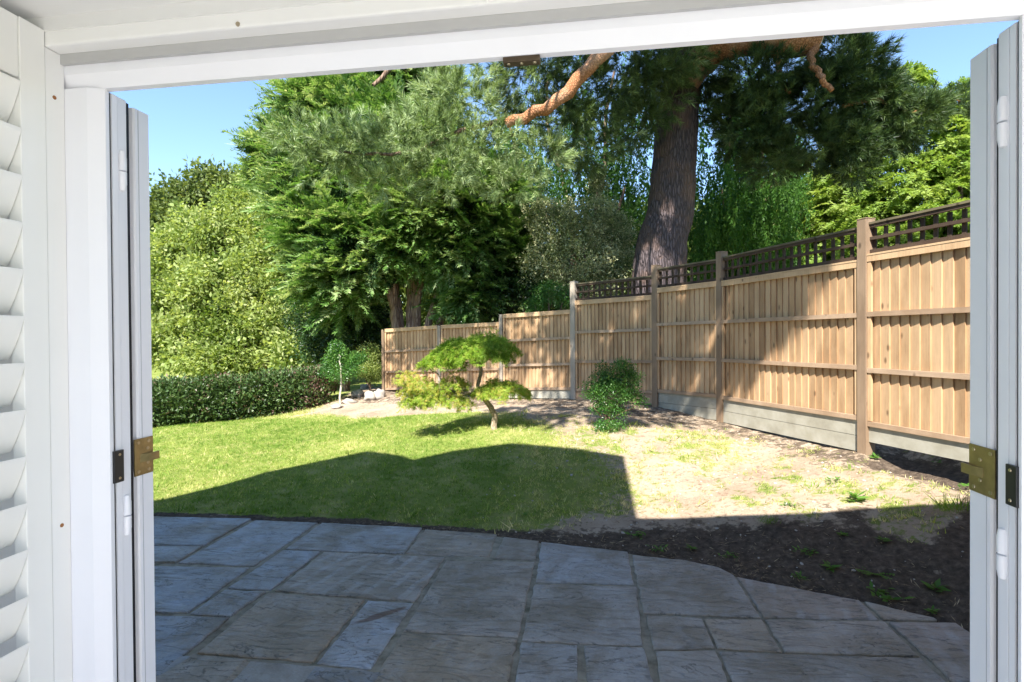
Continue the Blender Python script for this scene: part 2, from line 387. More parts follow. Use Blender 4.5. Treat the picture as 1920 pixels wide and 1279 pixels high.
M['pinelimb'] = bark('pine_orange_bark', (.16, .065, .03), (.42, .20, .10), 26, 22, .010, (.48, .30, .20))
M['bark'] = bark('brown_bark', (.07, .045, .035), (.28, .19, .14), 18, 3, .015)
M['cypressbark'] = bark('cypress_bark', (.16, .09, .06), (.48, .33, .25), 18, 3, .015)
M['palebark'] = bark('pale_bark', (.35, .30, .24), (.62, .56, .47), 20, 8, .004)
M['maplebark'] = bark('maple_bark', (.16, .12, .08), (.42, .34, .24), 40, 18, .004)
M['endgrain'] = plain('cut_end_wood', (.45, .36, .28), .8, .1, nscale=40, var=.25)

M['cypress'] = leaf_mat('cypress_foliage', [(0, (.035, .09, .016)), (.4, (.10, .205, .04)), (.7, (.23, .325, .125)), (1, (.42, .48, .27))], .35, .5)
M['cypress_shade'] = leaf_mat('cypress_shade_foliage', [(0, (.010, .03, .008)), (1, (.03, .07, .018))], .15, .7)
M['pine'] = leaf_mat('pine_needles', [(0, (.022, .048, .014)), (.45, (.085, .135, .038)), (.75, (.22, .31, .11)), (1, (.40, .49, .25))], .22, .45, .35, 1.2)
M['oak'] = leaf_mat('oak_leaves', [(0, (.05, .085, .018)), (.5, (.125, .165, .045)), (1, (.22, .26, .10))], .35)
M['lime'] = leaf_mat('light_green_leaves', [(0, (.08, .13, .02)), (.4, (.19, .255, .06)), (.75, (.33, .385, .14)), (1, (.48, .50, .26))], .42)
M['spruce'] = leaf_mat('spruce_foliage', [(0, (.07, .14, .018)), (.45, (.16, .26, .045)), (1, (.32, .40, .11))], .4)
M['willow'] = leaf_mat('weeping_leaves', [(0, (.025, .07, .012)), (.5, (.055, .14, .022)), (1, (.13, .24, .045))], .45)
M['holly'] = leaf_mat('variegated_leaves', [(0, (.06, .09, .03)), (.5, (.17, .21, .08)), (.75, (.44, .44, .24)), (1, (.6, .58, .36))], .2, .4, .4)
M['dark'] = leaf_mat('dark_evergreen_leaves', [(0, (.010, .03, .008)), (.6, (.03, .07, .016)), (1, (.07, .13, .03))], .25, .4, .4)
M['shrub'] = leaf_mat('shrub_leaves', [(0, (.03, .10, .018)), (.5, (.06, .17, .03)), (1, (.13, .26, .05))], .35, .35, .5)
M['shrubdark'] = leaf_mat('shrub_dark_leaves', [(0, (.02, .075, .012)), (.5, (.05, .15, .025)), (1, (.15, .28, .06))], .3, .35, .5)
M['hedge'] = leaf_mat('hedge_leaves', [(0, (.025, .05, .015)), (.5, (.06, .115, .028)), (.85, (.11, .16, .05)), (1, (.17, .10, .08))], .18, .42, .45)
M['maple'] = leaf_mat('maple_leaves', [(0, (.09, .19, .012)), (.5, (.19, .31, .022)), (.8, (.34, .43, .07)), (1, (.50, .34, .10))], .4)
M['weed'] = leaf_mat('weed_leaves', [(0, (.05, .13, .015)), (.5, (.09, .2, .03)), (1, (.16, .28, .06))], .35)
M['grass'] = leaf_mat('grass_blades', [(0, (.07, .16, .016)), (.4, (.17, .28, .04)), (.7, (.38, .43, .12)), (1, (.66, .57, .32))], .3, .6, .15)
M['straw'] = leaf_mat('straw_litter', [(0, (.10, .065, .04)), (.5, (.28, .20, .12)), (1, (.5, .40, .26))], .1, .8, .1)
M['twig'] = plain('thin_twigs', (.27, .18, .14), .8, .1)
M['rock'] = plain('pale_rock', (.33, .30, .26), .9, .1, nscale=14, var=.25, bstr=.6)
M['pebble'] = plain('pebbles', (.42, .38, .33), .8, .2, nscale=30, var=.3)

def slab_mat():
    m, nt, out = mat('sandstone_slabs'); P = pos(nt); t = tintn(nt); t2 = tintn(nt, 'hue')
    off = nd(nt, 'ShaderNodeCombineXYZ'); nt.links.new(math_(nt, 'MULTIPLY', t, 53.0), off.inputs[0]); nt.links.new(math_(nt, 'MULTIPLY', t2, 71.0), off.inputs[1])
    v = nd(nt, 'ShaderNodeVectorMath', operation='ADD'); nt.links.new(P, v.inputs[0]); nt.links.new(off.outputs[0], v.inputs[1]); v = v.outputs[0]
    base = ramp(nt, t2, [(0, (.36, .41, .48)), (.3, (.52, .545, .575)), (.5, (.46, .435, .40)), (.65, (.49, .425, .355)), (.85, (.51, .405, .285)), (1, (.43, .37, .33))]).outputs[0]
    big = noise(nt, v, 2.6, 8, .7, .5)
    c = mix(nt, ramp(nt, big.outputs[0], [(.38, (0, 0, 0)), (.62, (.85, .85, .85))]).outputs[0], base, (.27, .23, .17), 'MIX')
    big2 = noise(nt, v, 5.0, 7, .7, .6); c = mix(nt, ramp(nt, big2.outputs[0], [(.48, (0, 0, 0)), (.72, (.6, .6, .6))]).outputs[0], c, (.52, .50, .48))
    # cleft ridges
    rip = noise(nt, mapping(nt, v, (1.2, 5.0, 1)), 1.6, 8, .6, 1.6)
    lay = nd(nt, 'ShaderNodeTexWave', wave_type='BANDS'); lay.inputs['Scale'].default_value = 1.3; lay.inputs['Distortion'].default_value = 9; lay.inputs['Detail'].default_value = 5; nt.links.new(v, lay.inputs['Vector'])
    step = ramp(nt, rip.outputs[0], [(.40, (0, 0, 0)), (.43, (.4, .4, .4)), (.56, (.5, .5, .5)), (.58, (1, 1, 1))]).outputs[0]
    c = mix(nt, ramp(nt, rip.outputs[0], [(.555, (0, 0, 0)), (.57, (.75, .75, .75)), (.585, (0, 0, 0))]).outputs[0], c, (.19, .18, .165))
    sp = noise(nt, v, 46, 3, .7); sp2 = noise(nt, v, 3.2, 3)
    dots = math_(nt, 'MULTIPLY', ramp(nt, sp.outputs[0], [(.61, (0, 0, 0)), (.67, (1, 1, 1))]).outputs[0], ramp(nt, sp2.outputs[0], [(.5, (0, 0, 0)), (.62, (.8, .8, .8))]).outputs[0])
    c = mix(nt, dots, c, (.05, .05, .05))
    fine = noise(nt, v, 90, 4, .6); c = mix(nt, .45, c, mix(nt, fine.outputs[0], (.12, .12, .12), (.5, .5, .5)), 'OVERLAY')
    h = math_(nt, 'ADD', math_(nt, 'MULTIPLY', step, .8), math_(nt, 'ADD', math_(nt, 'MULTIPLY', rip.outputs[0], .9), math_(nt, 'MULTIPLY', fine.outputs[0], .1)))
    # saw and weathering stripes on a few slabs
    stripe = tintn(nt, 'stripe'); wv = nd(nt, 'ShaderNodeTexWave', wave_type='BANDS', bands_direction='X'); wv.inputs['Scale'].default_value = 2.6; wv.inputs['Distortion'].default_value = 1.6; wv.inputs['Detail'].default_value = 3; wv.inputs['Detail Scale'].default_value = 2
    nt.links.new(mapping(nt, v, (1, 1, 1), (0, 0, R(12))), wv.inputs['Vector'])
    sm = math_(nt, 'MULTIPLY', math_(nt, 'MULTIPLY', ramp(nt, wv.outputs[0], [(.62, (0, 0, 0)), (.9, (1, 1, 1))]).outputs[0], stripe), ramp(nt, noise(nt, v, 5, 3).outputs[0], [(.4, (0, 0, 0)), (.6, (.6, .6, .6))]).outputs[0])
    c = mix(nt, sm, c, (.46, .45, .44))
    a_, b_ = on_patio(652, 1173), on_patio(772, 1134); cc_ = (a_ + b_) / 2; hl = float(np.linalg.norm(b_ - a_)) / 2; an = math.atan2(b_[1] - a_[1], b_[0] - a_[0])
    tm = nd(nt, 'ShaderNodeMapping', vector_type='TEXTURE'); tm.inputs['Location'].default_value = (cc_[0], cc_[1], 0); tm.inputs['Rotation'].default_value = (0, 0, an); tm.inputs['Scale'].default_value = (hl, .034, 1); nt.links.new(P, tm.inputs['Vector'])
    ln = nd(nt, 'ShaderNodeVectorMath', operation='LENGTH'); nt.links.new(tm.outputs[0], ln.inputs[0])
    c = mix(nt, math_(nt, 'MULTIPLY', ramp(nt, math_(nt, 'ADD', math_(nt, 'MULTIPLY', ln.outputs['Value'], .6), math_(nt, 'MULTIPLY', noise(nt, P, 14, 5).outputs[0], .5)), [(.62, (1, 1, 1)), (.8, (0, 0, 0))]).outputs[0], .75), c, (.13, .07, .045))
    principled(nt, out, c, .62, .35, h, .8, .02); return m
M['slab'] = slab_mat()
def mortar_mat():
    m, nt, out = mat('mortar'); P = pos(nt); n = noise(nt, P, 14, 5); c = ramp(nt, n.outputs[0], [(.3, (.18, .155, .11)), (.55, (.32, .285, .215)), (.8, (.43, .39, .30))]).outputs[0]
    mo = noise(nt, P, 5, 3); c = mix(nt, ramp(nt, mo.outputs[0], [(.6, (0, 0, 0)), (.7, (.7, .7, .7))]).outputs[0], c, (.05, .07, .03))
    principled(nt, out, c, .95, .1, noise(nt, P, 120, 3).outputs[0], .6, .006); return m
M['mortar'] = mortar_mat()
def ground_mat():
    m, nt, out = mat('garden_ground'); P = pos(nt); g = tintn(nt, 'grass'); dk = tintn(nt, 'dark_soil')
    n1 = noise(nt, P, 2.2, 7, .62); n2 = noise(nt, P, 22, 6, .65); n3 = noise(nt, P, 130, 4, .7); n4 = noise(nt, P, 7, 5)
    dry = ramp(nt, n1.outputs[0], [(.3, (.30, .225, .155)), (.55, (.41, .325, .24)), (.75, (.48, .40, .30))]).outputs[0]
    dry = mix(nt, ramp(nt, n2.outputs[0], [(.52, (0, 0, 0)), (.66, (.75, .75, .75))]).outputs[0], dry, (.22, .13, .09))
    dry = mix(nt, .6, dry, mix(nt, n3.outputs[0], (.2, .2, .2), (.85, .85, .85)), 'OVERLAY')
    soil_dark = ramp(nt, n2.outputs[0], [(.3, (.05, .037, .028)), (.55, (.12, .09, .066)), (.8, (.22, .17, .125))]).outputs[0]
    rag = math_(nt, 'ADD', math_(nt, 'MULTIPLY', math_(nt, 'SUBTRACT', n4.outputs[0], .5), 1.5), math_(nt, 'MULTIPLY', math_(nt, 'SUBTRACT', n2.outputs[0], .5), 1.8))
    soil = mix(nt, ramp(nt, math_(nt, 'ADD', rag, dk), [(.3, (0, 0, 0)), (.62, (1, 1, 1))]).outputs[0], dry, soil_dark)
    gr = ramp(nt, n1.outputs[0], [(.25, (.09, .16, .022)), (.5, (.17, .23, .04)), (.72, (.38, .35, .14))]).outputs[0]
    gr = mix(nt, ramp(nt, n3.outputs[0], [(.4, (.0, .0, .0)), (.75, (.5, .5, .5))]).outputs[0], gr, (.38, .33, .15))
    mask = ramp(nt, math_(nt, 'ADD', g, math_(nt, 'MULTIPLY', math_(nt, 'SUBTRACT', n2.outputs[0], .5), 1.1)), [(.38, (0, 0, 0)), (.6, (1, 1, 1))]).outputs[0]
    c = mix(nt, mask, soil, gr)
    h = math_(nt, 'ADD', n3.outputs[0], math_(nt, 'MULTIPLY', n2.outputs[0], 1.4))
    principled(nt, out, c, .95, .08, h, .8, .02); return m
M['ground'] = ground_mat()

# ------------------------------------------------------------------ world and sun
w = bpy.data.worlds.new('World'); scene.world = w; w.use_nodes = True; nt = w.node_tree
sky = nt.nodes.new('ShaderNodeTexSky'); sky.sky_type = 'NISHITA'; sky.sun_disc = False; sky.sun_elevation = SUN_E
SUN_ROT = math.atan2(-SUND[0], -SUND[1]); sky.sun_rotation = SUN_ROT
sky.air_density = 1.0; sky.dust_density = .05; sky.ozone_density = 3.6
nt.nodes['Background'].inputs[1].default_value = .115; nt.links.new(sky.outputs[0], nt.nodes['Background'].inputs[0])
sl = bpy.data.lights.new('sun', 'SUN'); sl.energy = 5.0; sl.angle = R(.5); sl.color = (1, .955, .88)
so = bpy.data.objects.new('sun', sl); COL.objects.link(so); so.rotation_euler = Vector(-SUND).to_track_quat('Z', 'Y').to_euler()
so.location = (-3, -6, 12)
scene.view_settings.view_transform = 'Standard'; scene.view_settings.look = 'None'; scene.view_settings.exposure = 1.6; scene.view_settings.gamma = 1
scene.render.engine = 'CYCLES'
scene.cycles.max_bounces = 10; scene.cycles.diffuse_bounces = 6; scene.cycles.transparent_max_bounces = 8; scene.cycles.transmission_bounces = 6

# ------------------------------------------------------------------ ground
def in_patio(x, y): return y < edge_y(x)
def fence_dist(X, Y):
    """signed-ish distance to the fence line, positive on the garden side"""
    best = np.full(X.shape, 1e9); sgn = np.ones(X.shape)
    for a, b in zip(FP[:-1], FP[1:]):
        a, b = a[:2], b[:2]; u = b - a; L = np.linalg.norm(u); u = u / L
        s = np.clip((X - a[0]) * u[0] + (Y - a[1]) * u[1], 0, L); dx = X - a[0] - s * u[0]; dy = Y - a[1] - s * u[1]; dd = np.hypot(dx, dy)
        cr = u[0] * (Y - a[1]) - u[1] * (X - a[0]); m_ = dd < best; best = np.where(m_, dd, best); sgn = np.where(m_, np.where(cr > 0, -1, 1), sgn)
    return best * sgn
def smooth01(x): x = np.clip(x, 0, 1); return x * x * (3 - 2 * x)
def vnoise(x, y, s, seed):
    r = np.random.default_rng(seed); o = 0
    for k in range(5):
        a = r.uniform(0, 6.28, 4); f = s * r.uniform(.6, 1.8, 2); th = r.uniform(0, 6.28)
        u = x * math.cos(th) + y * math.sin(th); v = -x * math.sin(th) + y * math.cos(th)
        o = o + np.sin(u * f[0] + a[0] + 1.3 * np.sin(v * f[1] + a[1])) * np.cos(v * f[0] * .8 + a[2])
    return o / 5
# boundary between lawn (left) and bare ground (right), along the view: points in the photo, unprojected
LB = np.array([ground(*p)[:2] for p in [(1010, 1005), (1150, 968), (1190, 920), (1160, 870), (1090, 838), (1060, 815), (1030, 795), (985, 776), (900, 772), (700, 785), (560, 780)]])
def lawn_mask(X, Y):
    """1 on the lawn, 0 on bare earth"""
    e = edge_y(X); d = Y - e
    xb = np.interp(Y, LB[:, 1][np.argsort(LB[:, 1])], LB[:, 0][np.argsort(LB[:, 1])])
    m = smooth01((xb - X + .35 * vnoise(X, Y, 3.0, 3) + .25 * vnoise(X, Y, 9.0, 33)) / 1.5 + .5)
    m = m * smooth01((d - .05 - .25 * smooth01((X + .8) / 1.2)) / .12 + vnoise(X, Y, 6, 8) * .5)
    sparse = (.40 + .30 * vnoise(X, Y, 2.6, 5) + .30 * vnoise(X, Y, 8.0, 6) + .40 * vnoise(X, Y, 17.0, 36)) * smooth01((d - .35) / .5)
    sparse = sparse * (1 - .7 * smooth01((Y - 7.0 + .3 * X) / 1.0)) * (1 - .8 * dark_soil_mask(X, Y))
    return np.maximum(m * (.93 + .12 * vnoise(X, Y, 1.5, 9)), np.clip(sparse, 0, .68))
def dark_soil_mask(X, Y):  # dark bank soil, its colour widened to fill the house's shadow
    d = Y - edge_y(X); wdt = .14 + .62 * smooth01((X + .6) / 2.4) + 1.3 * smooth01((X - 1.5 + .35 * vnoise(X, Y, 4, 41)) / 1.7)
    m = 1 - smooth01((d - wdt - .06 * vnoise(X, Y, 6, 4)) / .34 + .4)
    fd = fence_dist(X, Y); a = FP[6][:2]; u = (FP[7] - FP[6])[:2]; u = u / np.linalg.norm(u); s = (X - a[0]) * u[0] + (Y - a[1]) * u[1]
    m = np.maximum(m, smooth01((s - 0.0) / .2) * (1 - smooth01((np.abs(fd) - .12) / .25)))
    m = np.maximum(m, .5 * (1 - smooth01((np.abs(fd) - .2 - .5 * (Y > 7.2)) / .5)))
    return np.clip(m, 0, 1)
def grid_sheet(name, x0, x1, y0, y1, step, zoff, mat_, rough=0.0, cut=True):
    xs = np.arange(x0, x1 + 1e-6, step); ys = np.arange(y0, y1 + 1e-6, step); X, Y = np.meshgrid(xs, ys); Z = hgt(X, Y) + zoff
    d = Y - edge_y(X)
    mo = dark_soil_mask(X, Y); gm = lawn_mask(X, Y)
    Z = Z + rough * (vnoise(X, Y, 14, 12) * .6 + vnoise(X, Y, 34, 13) * .5) * (1 - gm * .7) * smooth01(d / .2) + mo * smooth01(d / .25) * (vnoise(X, Y, 9, 14) * .022 + vnoise(X, Y, 25, 15) * .016 + vnoise(X, Y, 55, 16) * .008)
    Z = np.where(d < 0, patio_z(X, Y) - .07, Z)
    V = np.stack([X, Y, Z], -1).reshape(-1, 3); nx = len(xs); i = np.arange(nx - 1)[None] + (np.arange(len(ys) - 1) * nx)[:, None]; i = i.ravel()
    F = np.stack([i, i + 1, i + nx + 1, i + nx], 1)
    o = np_mesh(name, V, F, mat_, smooth=True)
    for nm, a in (('grass', gm), ('dark_soil', mo)):
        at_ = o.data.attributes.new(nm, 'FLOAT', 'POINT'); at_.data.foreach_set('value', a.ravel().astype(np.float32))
    return o
lawn = grid_sheet('ground', -9, 7, 1.3, 15, .045, 0, M['ground'], .012); tag(lawn, kind='structure')
# far ground reaching the horizon, just beneath
def far_ground():
    r = np.concatenate([np.linspace(0, 30, 16), [60, 150, 400, 900]]); a = np.linspace(0, 2 * np.pi, 49)[:-1]; V = []
    for rr in r:
        for aa in a:
            x, y = rr * math.cos(aa), 8 + rr * math.sin(aa); inside = (-9.5 < x < 7.5 and 1 < y < 15.5)
            V.append((x, y, (-.35 if inside else -.18)))
    F = []
    for i in range(len(r) - 1):
        for j in range(48): F.append((i * 48 + j, i * 48 + (j + 1) % 48, (i + 1) * 48 + (j + 1) % 48, (i + 1) * 48 + j))
    o = np_mesh('far_ground', V, np.array(F), M['ground'])
    for nm, v in (('grass', .9), ('dark_soil', .2)):
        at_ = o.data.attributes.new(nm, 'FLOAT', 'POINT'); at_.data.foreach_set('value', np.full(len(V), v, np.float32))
    tag(o, kind='structure')
far_ground()

# ------------------------------------------------------------------ patio
C5 = lambda u, v: (280 + u / 2.4615, 800 + v / 2.4615)
C6 = lambda u, v: (1040 + u / 2.4615, 800 + v / 2.4615)
SLABS = [  # (converter, corners, hue, stripe)
    (C5, [(-330, 405), (470, 425), (250, 546), (-560, 540)], .12, 0), (C5, [(492, 428), (778, 440), (483, 640), (136, 625)], .25, 0),
    (C5, [(-560, 548), (244, 552), (120, 625), (-700, 618)], .3, 0), (C5, [(796, 444), (1258, 465), (1174, 584), (630, 563)], .35, 0),
    (C5, [(616, 570), (790, 575), (560, 750), (360, 743)], .2, 0), (C5, [(806, 575), (1362, 600), (1222, 803), (578, 756)], .6, 1),
    (C5, [(1272, 472), (1603, 492), (1568, 598), (1184, 582)], .7, 0), (C5, [(1636, 508), (1797, 526), (1780, 611), (1592, 606)], .6, 0),
    (C5, [(1370, 614), (1778, 620), (1702, 966), (1172, 940)], .62, 0), (C5, [(-700, 630), (462, 648), (176, 855), (-1100, 835)], .15, 0),
    (C5, [(350, 752), (536, 760), (372, 874), (190, 860)], .2, 0), (C5, [(552, 764), (994, 796), (756, 1083), (222, 1040)], .9, 0),
    (C5, [(1010, 798), (1218, 810), (1022, 1112), (772, 1088)], .3, 0), (C5, [(-1100, 845), (366, 881), (64, 1130), (-1500, 1100)], .05, 0),
    (C5, [(206, 1048), (450, 1074), (300, 1235), (60, 1230), (-130, 1210), (50, 1145)], .65, 0), (C5, [(464, 1080), (1012, 1118), (880, 1290), (320, 1245)], .5, 0),
    (C5, [(1168, 948), (1696, 978), (1632, 1270), (994, 1235)], .78, 0),
    (C6, [(-62, 532), (336, 576), (365, 726), (-86, 714)], .4, 0), (C6, [(-92, 726), (376, 736), (406, 1006), (-150, 984)], .55, 0),
    (C6, [(358, 592), (600, 615), (760, 650), (826, 684), (950, 880), (410, 858)], .55, 0), (C6, [(842, 690), (1408, 798), (1496, 887), (968, 878)], .95, .8),
    (C6, [(1430, 806), (1755, 884), (1762, 893), (1516, 890)], .7, 0), (C6, [(422, 870), (678, 882), (738, 1018), (458, 1026)], .6, 0),
    (C6, [(690, 885), (956, 888), (1048, 1036), (752, 1020)], .75, 0), (C6, [(972, 892), (1524, 900), (1682, 1058), (1064, 1038)], .65, 0),
    (C6, [(1544, 902), (1850, 905), (1970, 985), (2200, 1179), (1850, 1181)], .97, .7), (C6, [(466, 1034), (742, 1030), (830, 1240), (500, 1240)], .55, 0),
    (C6, [(760, 1036), (1690, 1064), (1880, 1240), (850, 1240)], .5, 0), (C6, [(-152, 992), (104, 1008), (108, 1240), (-190, 1240)], .4, 0),
    (C6, [(136, 1006), (410, 1016), (470, 1240), (158, 1240)], .45, 0),
]
def build_patio():
    V, F, T, H, S = [], [], [], [], []; r = random.Random(5); polys = []
    for cv, pts, hue, st in SLABS:
        polys.append(([on_patio(*cv(*p)) for p in pts], hue, st))
    # rows nearer the house, below the frame
    y1 = 2.42; x = -4.5
    for row in range(2):
        y0 = y1 - .60; x = -4.6 + .2 * row
        while x < 3.2:
            wd = r.choice([.6, .6, .9, .3]); polys.append(([np.array([x, y1 - .008, 0]), np.array([x + wd - .016, y1 - .008, 0]), np.array([x + wd - .016, y0 + .008, 0]), np.array([x, y0 + .008, 0])], r.random(), 0)); x += wd
        y1 = y0
    for poly, hue, st in polys:
        P = np.array([p[:2] for p in poly]); n0 = len(P); dense = []
        for i in range(n0):       # riven, slightly wandering edges
            a, b = P[i], P[(i + 1) % n0]; L = np.linalg.norm(b - a); k = max(2, int(L / .045)); u = (b - a) / L; nn = np.array([-u[1], u[0]])
            for j in range(k):
                q = a + (b - a) * j / k; dense.append(q + (nn * r.gauss(0, .0028) if j else 0))
        D = np.array(dense); n = len(D); c = D.mean(0); top = .0 + r.uniform(-.003, .004); th = .030
        ins = D + (c - D) / np.linalg.norm(c - D, axis=1)[:, None] * .006; ins2 = D + (c - D) / np.linalg.norm(c - D, axis=1)[:, None] * .016
        base = len(V)
        tilt = (r.uniform(-.003, .003), r.uniform(-.003, .003))
        def z(p, h): return patio_z(p[0], p[1]) + h + tilt[0] * (p[0] - c[0]) + tilt[1] * (p[1] - c[1])
        for ring, h in ((D, -th), (D, top - .006), (ins, top - .0015), (ins2, top)):
            for p in ring: V.append((p[0], p[1], z(p, h)))
        for k in range(3):
            for i in range(n): F.append((base + k * n + i, base + k * n + (i + 1) % n, base + (k + 1) * n + (i + 1) % n, base + (k + 1) * n + i))
        F.append(tuple(base + 3 * n + i for i in range(n)))
        tt = r.random(); T += [tt] * (4 * n); H += [hue] * (4 * n); S += [st] * (4 * n)
    me = bpy.data.meshes.new('patio'); me.from_pydata(V, [], F); me.update()
    for nm, a in (('tint', T), ('hue', H), ('stripe', S)):
        at_ = me.attributes.new(nm, 'FLOAT', 'POINT'); at_.data.foreach_set('value', np.array(a, np.float32))
    o = link_mesh('patio', me, M['slab']); bm = bmesh.new(); bm.from_mesh(me); bmesh.ops.recalc_face_normals(bm, faces=bm.faces); bm.to_mesh(me); bm.free()
    tag(o, kind='structure')
    # mortar bed following the patio outline
    xs = np.linspace(-6, 3.4, 189); ys = np.linspace(0, 1, 60); V = []
    for x in xs:
        e = float(edge_y(x)) - .012
        for k in ys:
            y = 1.19 + (e - 1.19) * k; V.append((x, y, patio_z(x, y) - .011))
    i = (np.arange(59)[None] + (np.arange(188) * 60)[:, None]).ravel()
    tag(np_mesh('patio_joints', V, np.stack([i, i + 60, i + 61, i + 1], 1), M['mortar'], smooth=True), kind='structure')
build_patio()

# ------------------------------------------------------------------ grass, straw, pebbles
def make_grass():
    n = 110000; X = RNG.uniform(-7.5, 3.9, n); Y = RNG.uniform(2.6, 11.5, n); keep = (Y > edge_y(X) + .01) & (fence_dist(X, Y) > .03)
    X, Y = X[keep], Y[keep]; g = lawn_mask(X, Y); k = RNG.random(len(X)) < np.clip(g * 1.45 - .42, 0, 1); X, Y, g = X[k], Y[k], g[k]
    P = np.stack([X, Y, hgt(X, Y) - .004], 1); D = np.tile([0, 0, 1.0], (len(P), 1)) + RNG.normal(0, .28, (len(P), 3))
    S = RNG.uniform(.020, .038, len(P)) * (1 + .3 * (g < .7)) * (1 + .9 * (RNG.random(len(P)) < .03)) 
    xb = np.interp(Y, LB[:, 1][np.argsort(LB[:, 1])], LB[:, 0][np.argsort(LB[:, 1])])
    tint = .44 + .34 * smooth01((X - xb + 1.6) / 1.8) + .34 * vnoise(X, Y, 1.1, 21) + .30 * vnoise(X, Y, 5, 22) + .2 * vnoise(X, Y, 15, 23) + RNG.normal(0, .16, len(P)) 
    V, F, T = scatter(GRASS, P, D, S, RNG.uniform(0, 6.3, len(P)), tint)
    tag(np_mesh('lawn_grass', V, F, M['grass'], tint=T), 'short mown grass, green on the left and thinning to straw over bare earth', 'grass', kind='stuff')
make_grass()
def make_litter():
    n = 42000; X = RNG.uniform(-2.5, 3.9, n); Y = RNG.uniform(2.6, 10, n); d = Y - edge_y(X); f = fence_dist(X, Y)
    wgt = np.exp(-np.abs(d - .08) / .14) * 1.2 * (X > -2.0) + .35 * np.exp(-np.abs(f - .12) / .2) + .10 * (vnoise(X, Y, 3, 31) > .1) + .05 + .3 * ((d < .7) & (X > .3))
    k = (d > -.03) & (f > .02) & (RNG.random(n) < wgt); X, Y = X[k], Y[k]; P = np.stack([X, Y, hgt(X, Y) + .006], 1)
    a = RNG.uniform(0, 6.3, len(P)); D = np.stack([np.cos(a), np.sin(a), RNG.normal(0, .22, len(P))], 1)
    L = RNG.uniform(.015, .07, len(P)); nm = np.tile([0, 0, 1.0], (len(P), 1)) + RNG.normal(0, .4, (len(P), 3)); nm /= np.linalg.norm(nm, axis=1)[:, None]
    V, F = rhombi(P, P + D * L[:, None], RNG.uniform(.002, .006, len(P)), nm); T = np.repeat(np.clip(RNG.normal(.55, .3, len(P)), 0, 1), 4)
    tag(np_mesh('leaf_litter', V, F, M['straw'], tint=T), 'dry straw, twigs and leaf litter strewn over the bare earth', 'leaf litter', kind='stuff')
    n = 1800; X = RNG.uniform(-1.0, 3.9, n); Y = RNG.uniform(2.6, 9, n); k = (Y > edge_y(X) + .02) & (fence_dist(X, Y) > .05) & (RNG.random(n) < .8); X, Y = X[k], Y[k]
    bm = bmesh.new(); bmesh.ops.create_icosphere(bm, subdivisions=1, radius=1); tv = np.array([v.co[:] for v in bm.verts]) * [1, .75, .5]; tf = np.array([[v.index for v in f.verts] for f in bm.faces]); bm.free()
    a = RNG.uniform(0, 6.3, len(X)); V, F, T = scatter([(tv, tf)], np.stack([X, Y, hgt(X, Y) + .002], 1), np.stack([np.cos(a), np.sin(a), RNG.normal(0, .2, len(X))], 1), RNG.gamma(2, .0028, len(X)) + .003, RNG.uniform(0, .5, len(X)), .5, 0)
    tag(np_mesh('pebbles', V, F, M['pebble'], tint=np.full(len(V), .5)), 'small pale pebbles and clods scattered over the soil', 'pebbles', kind='stuff')
make_litter()

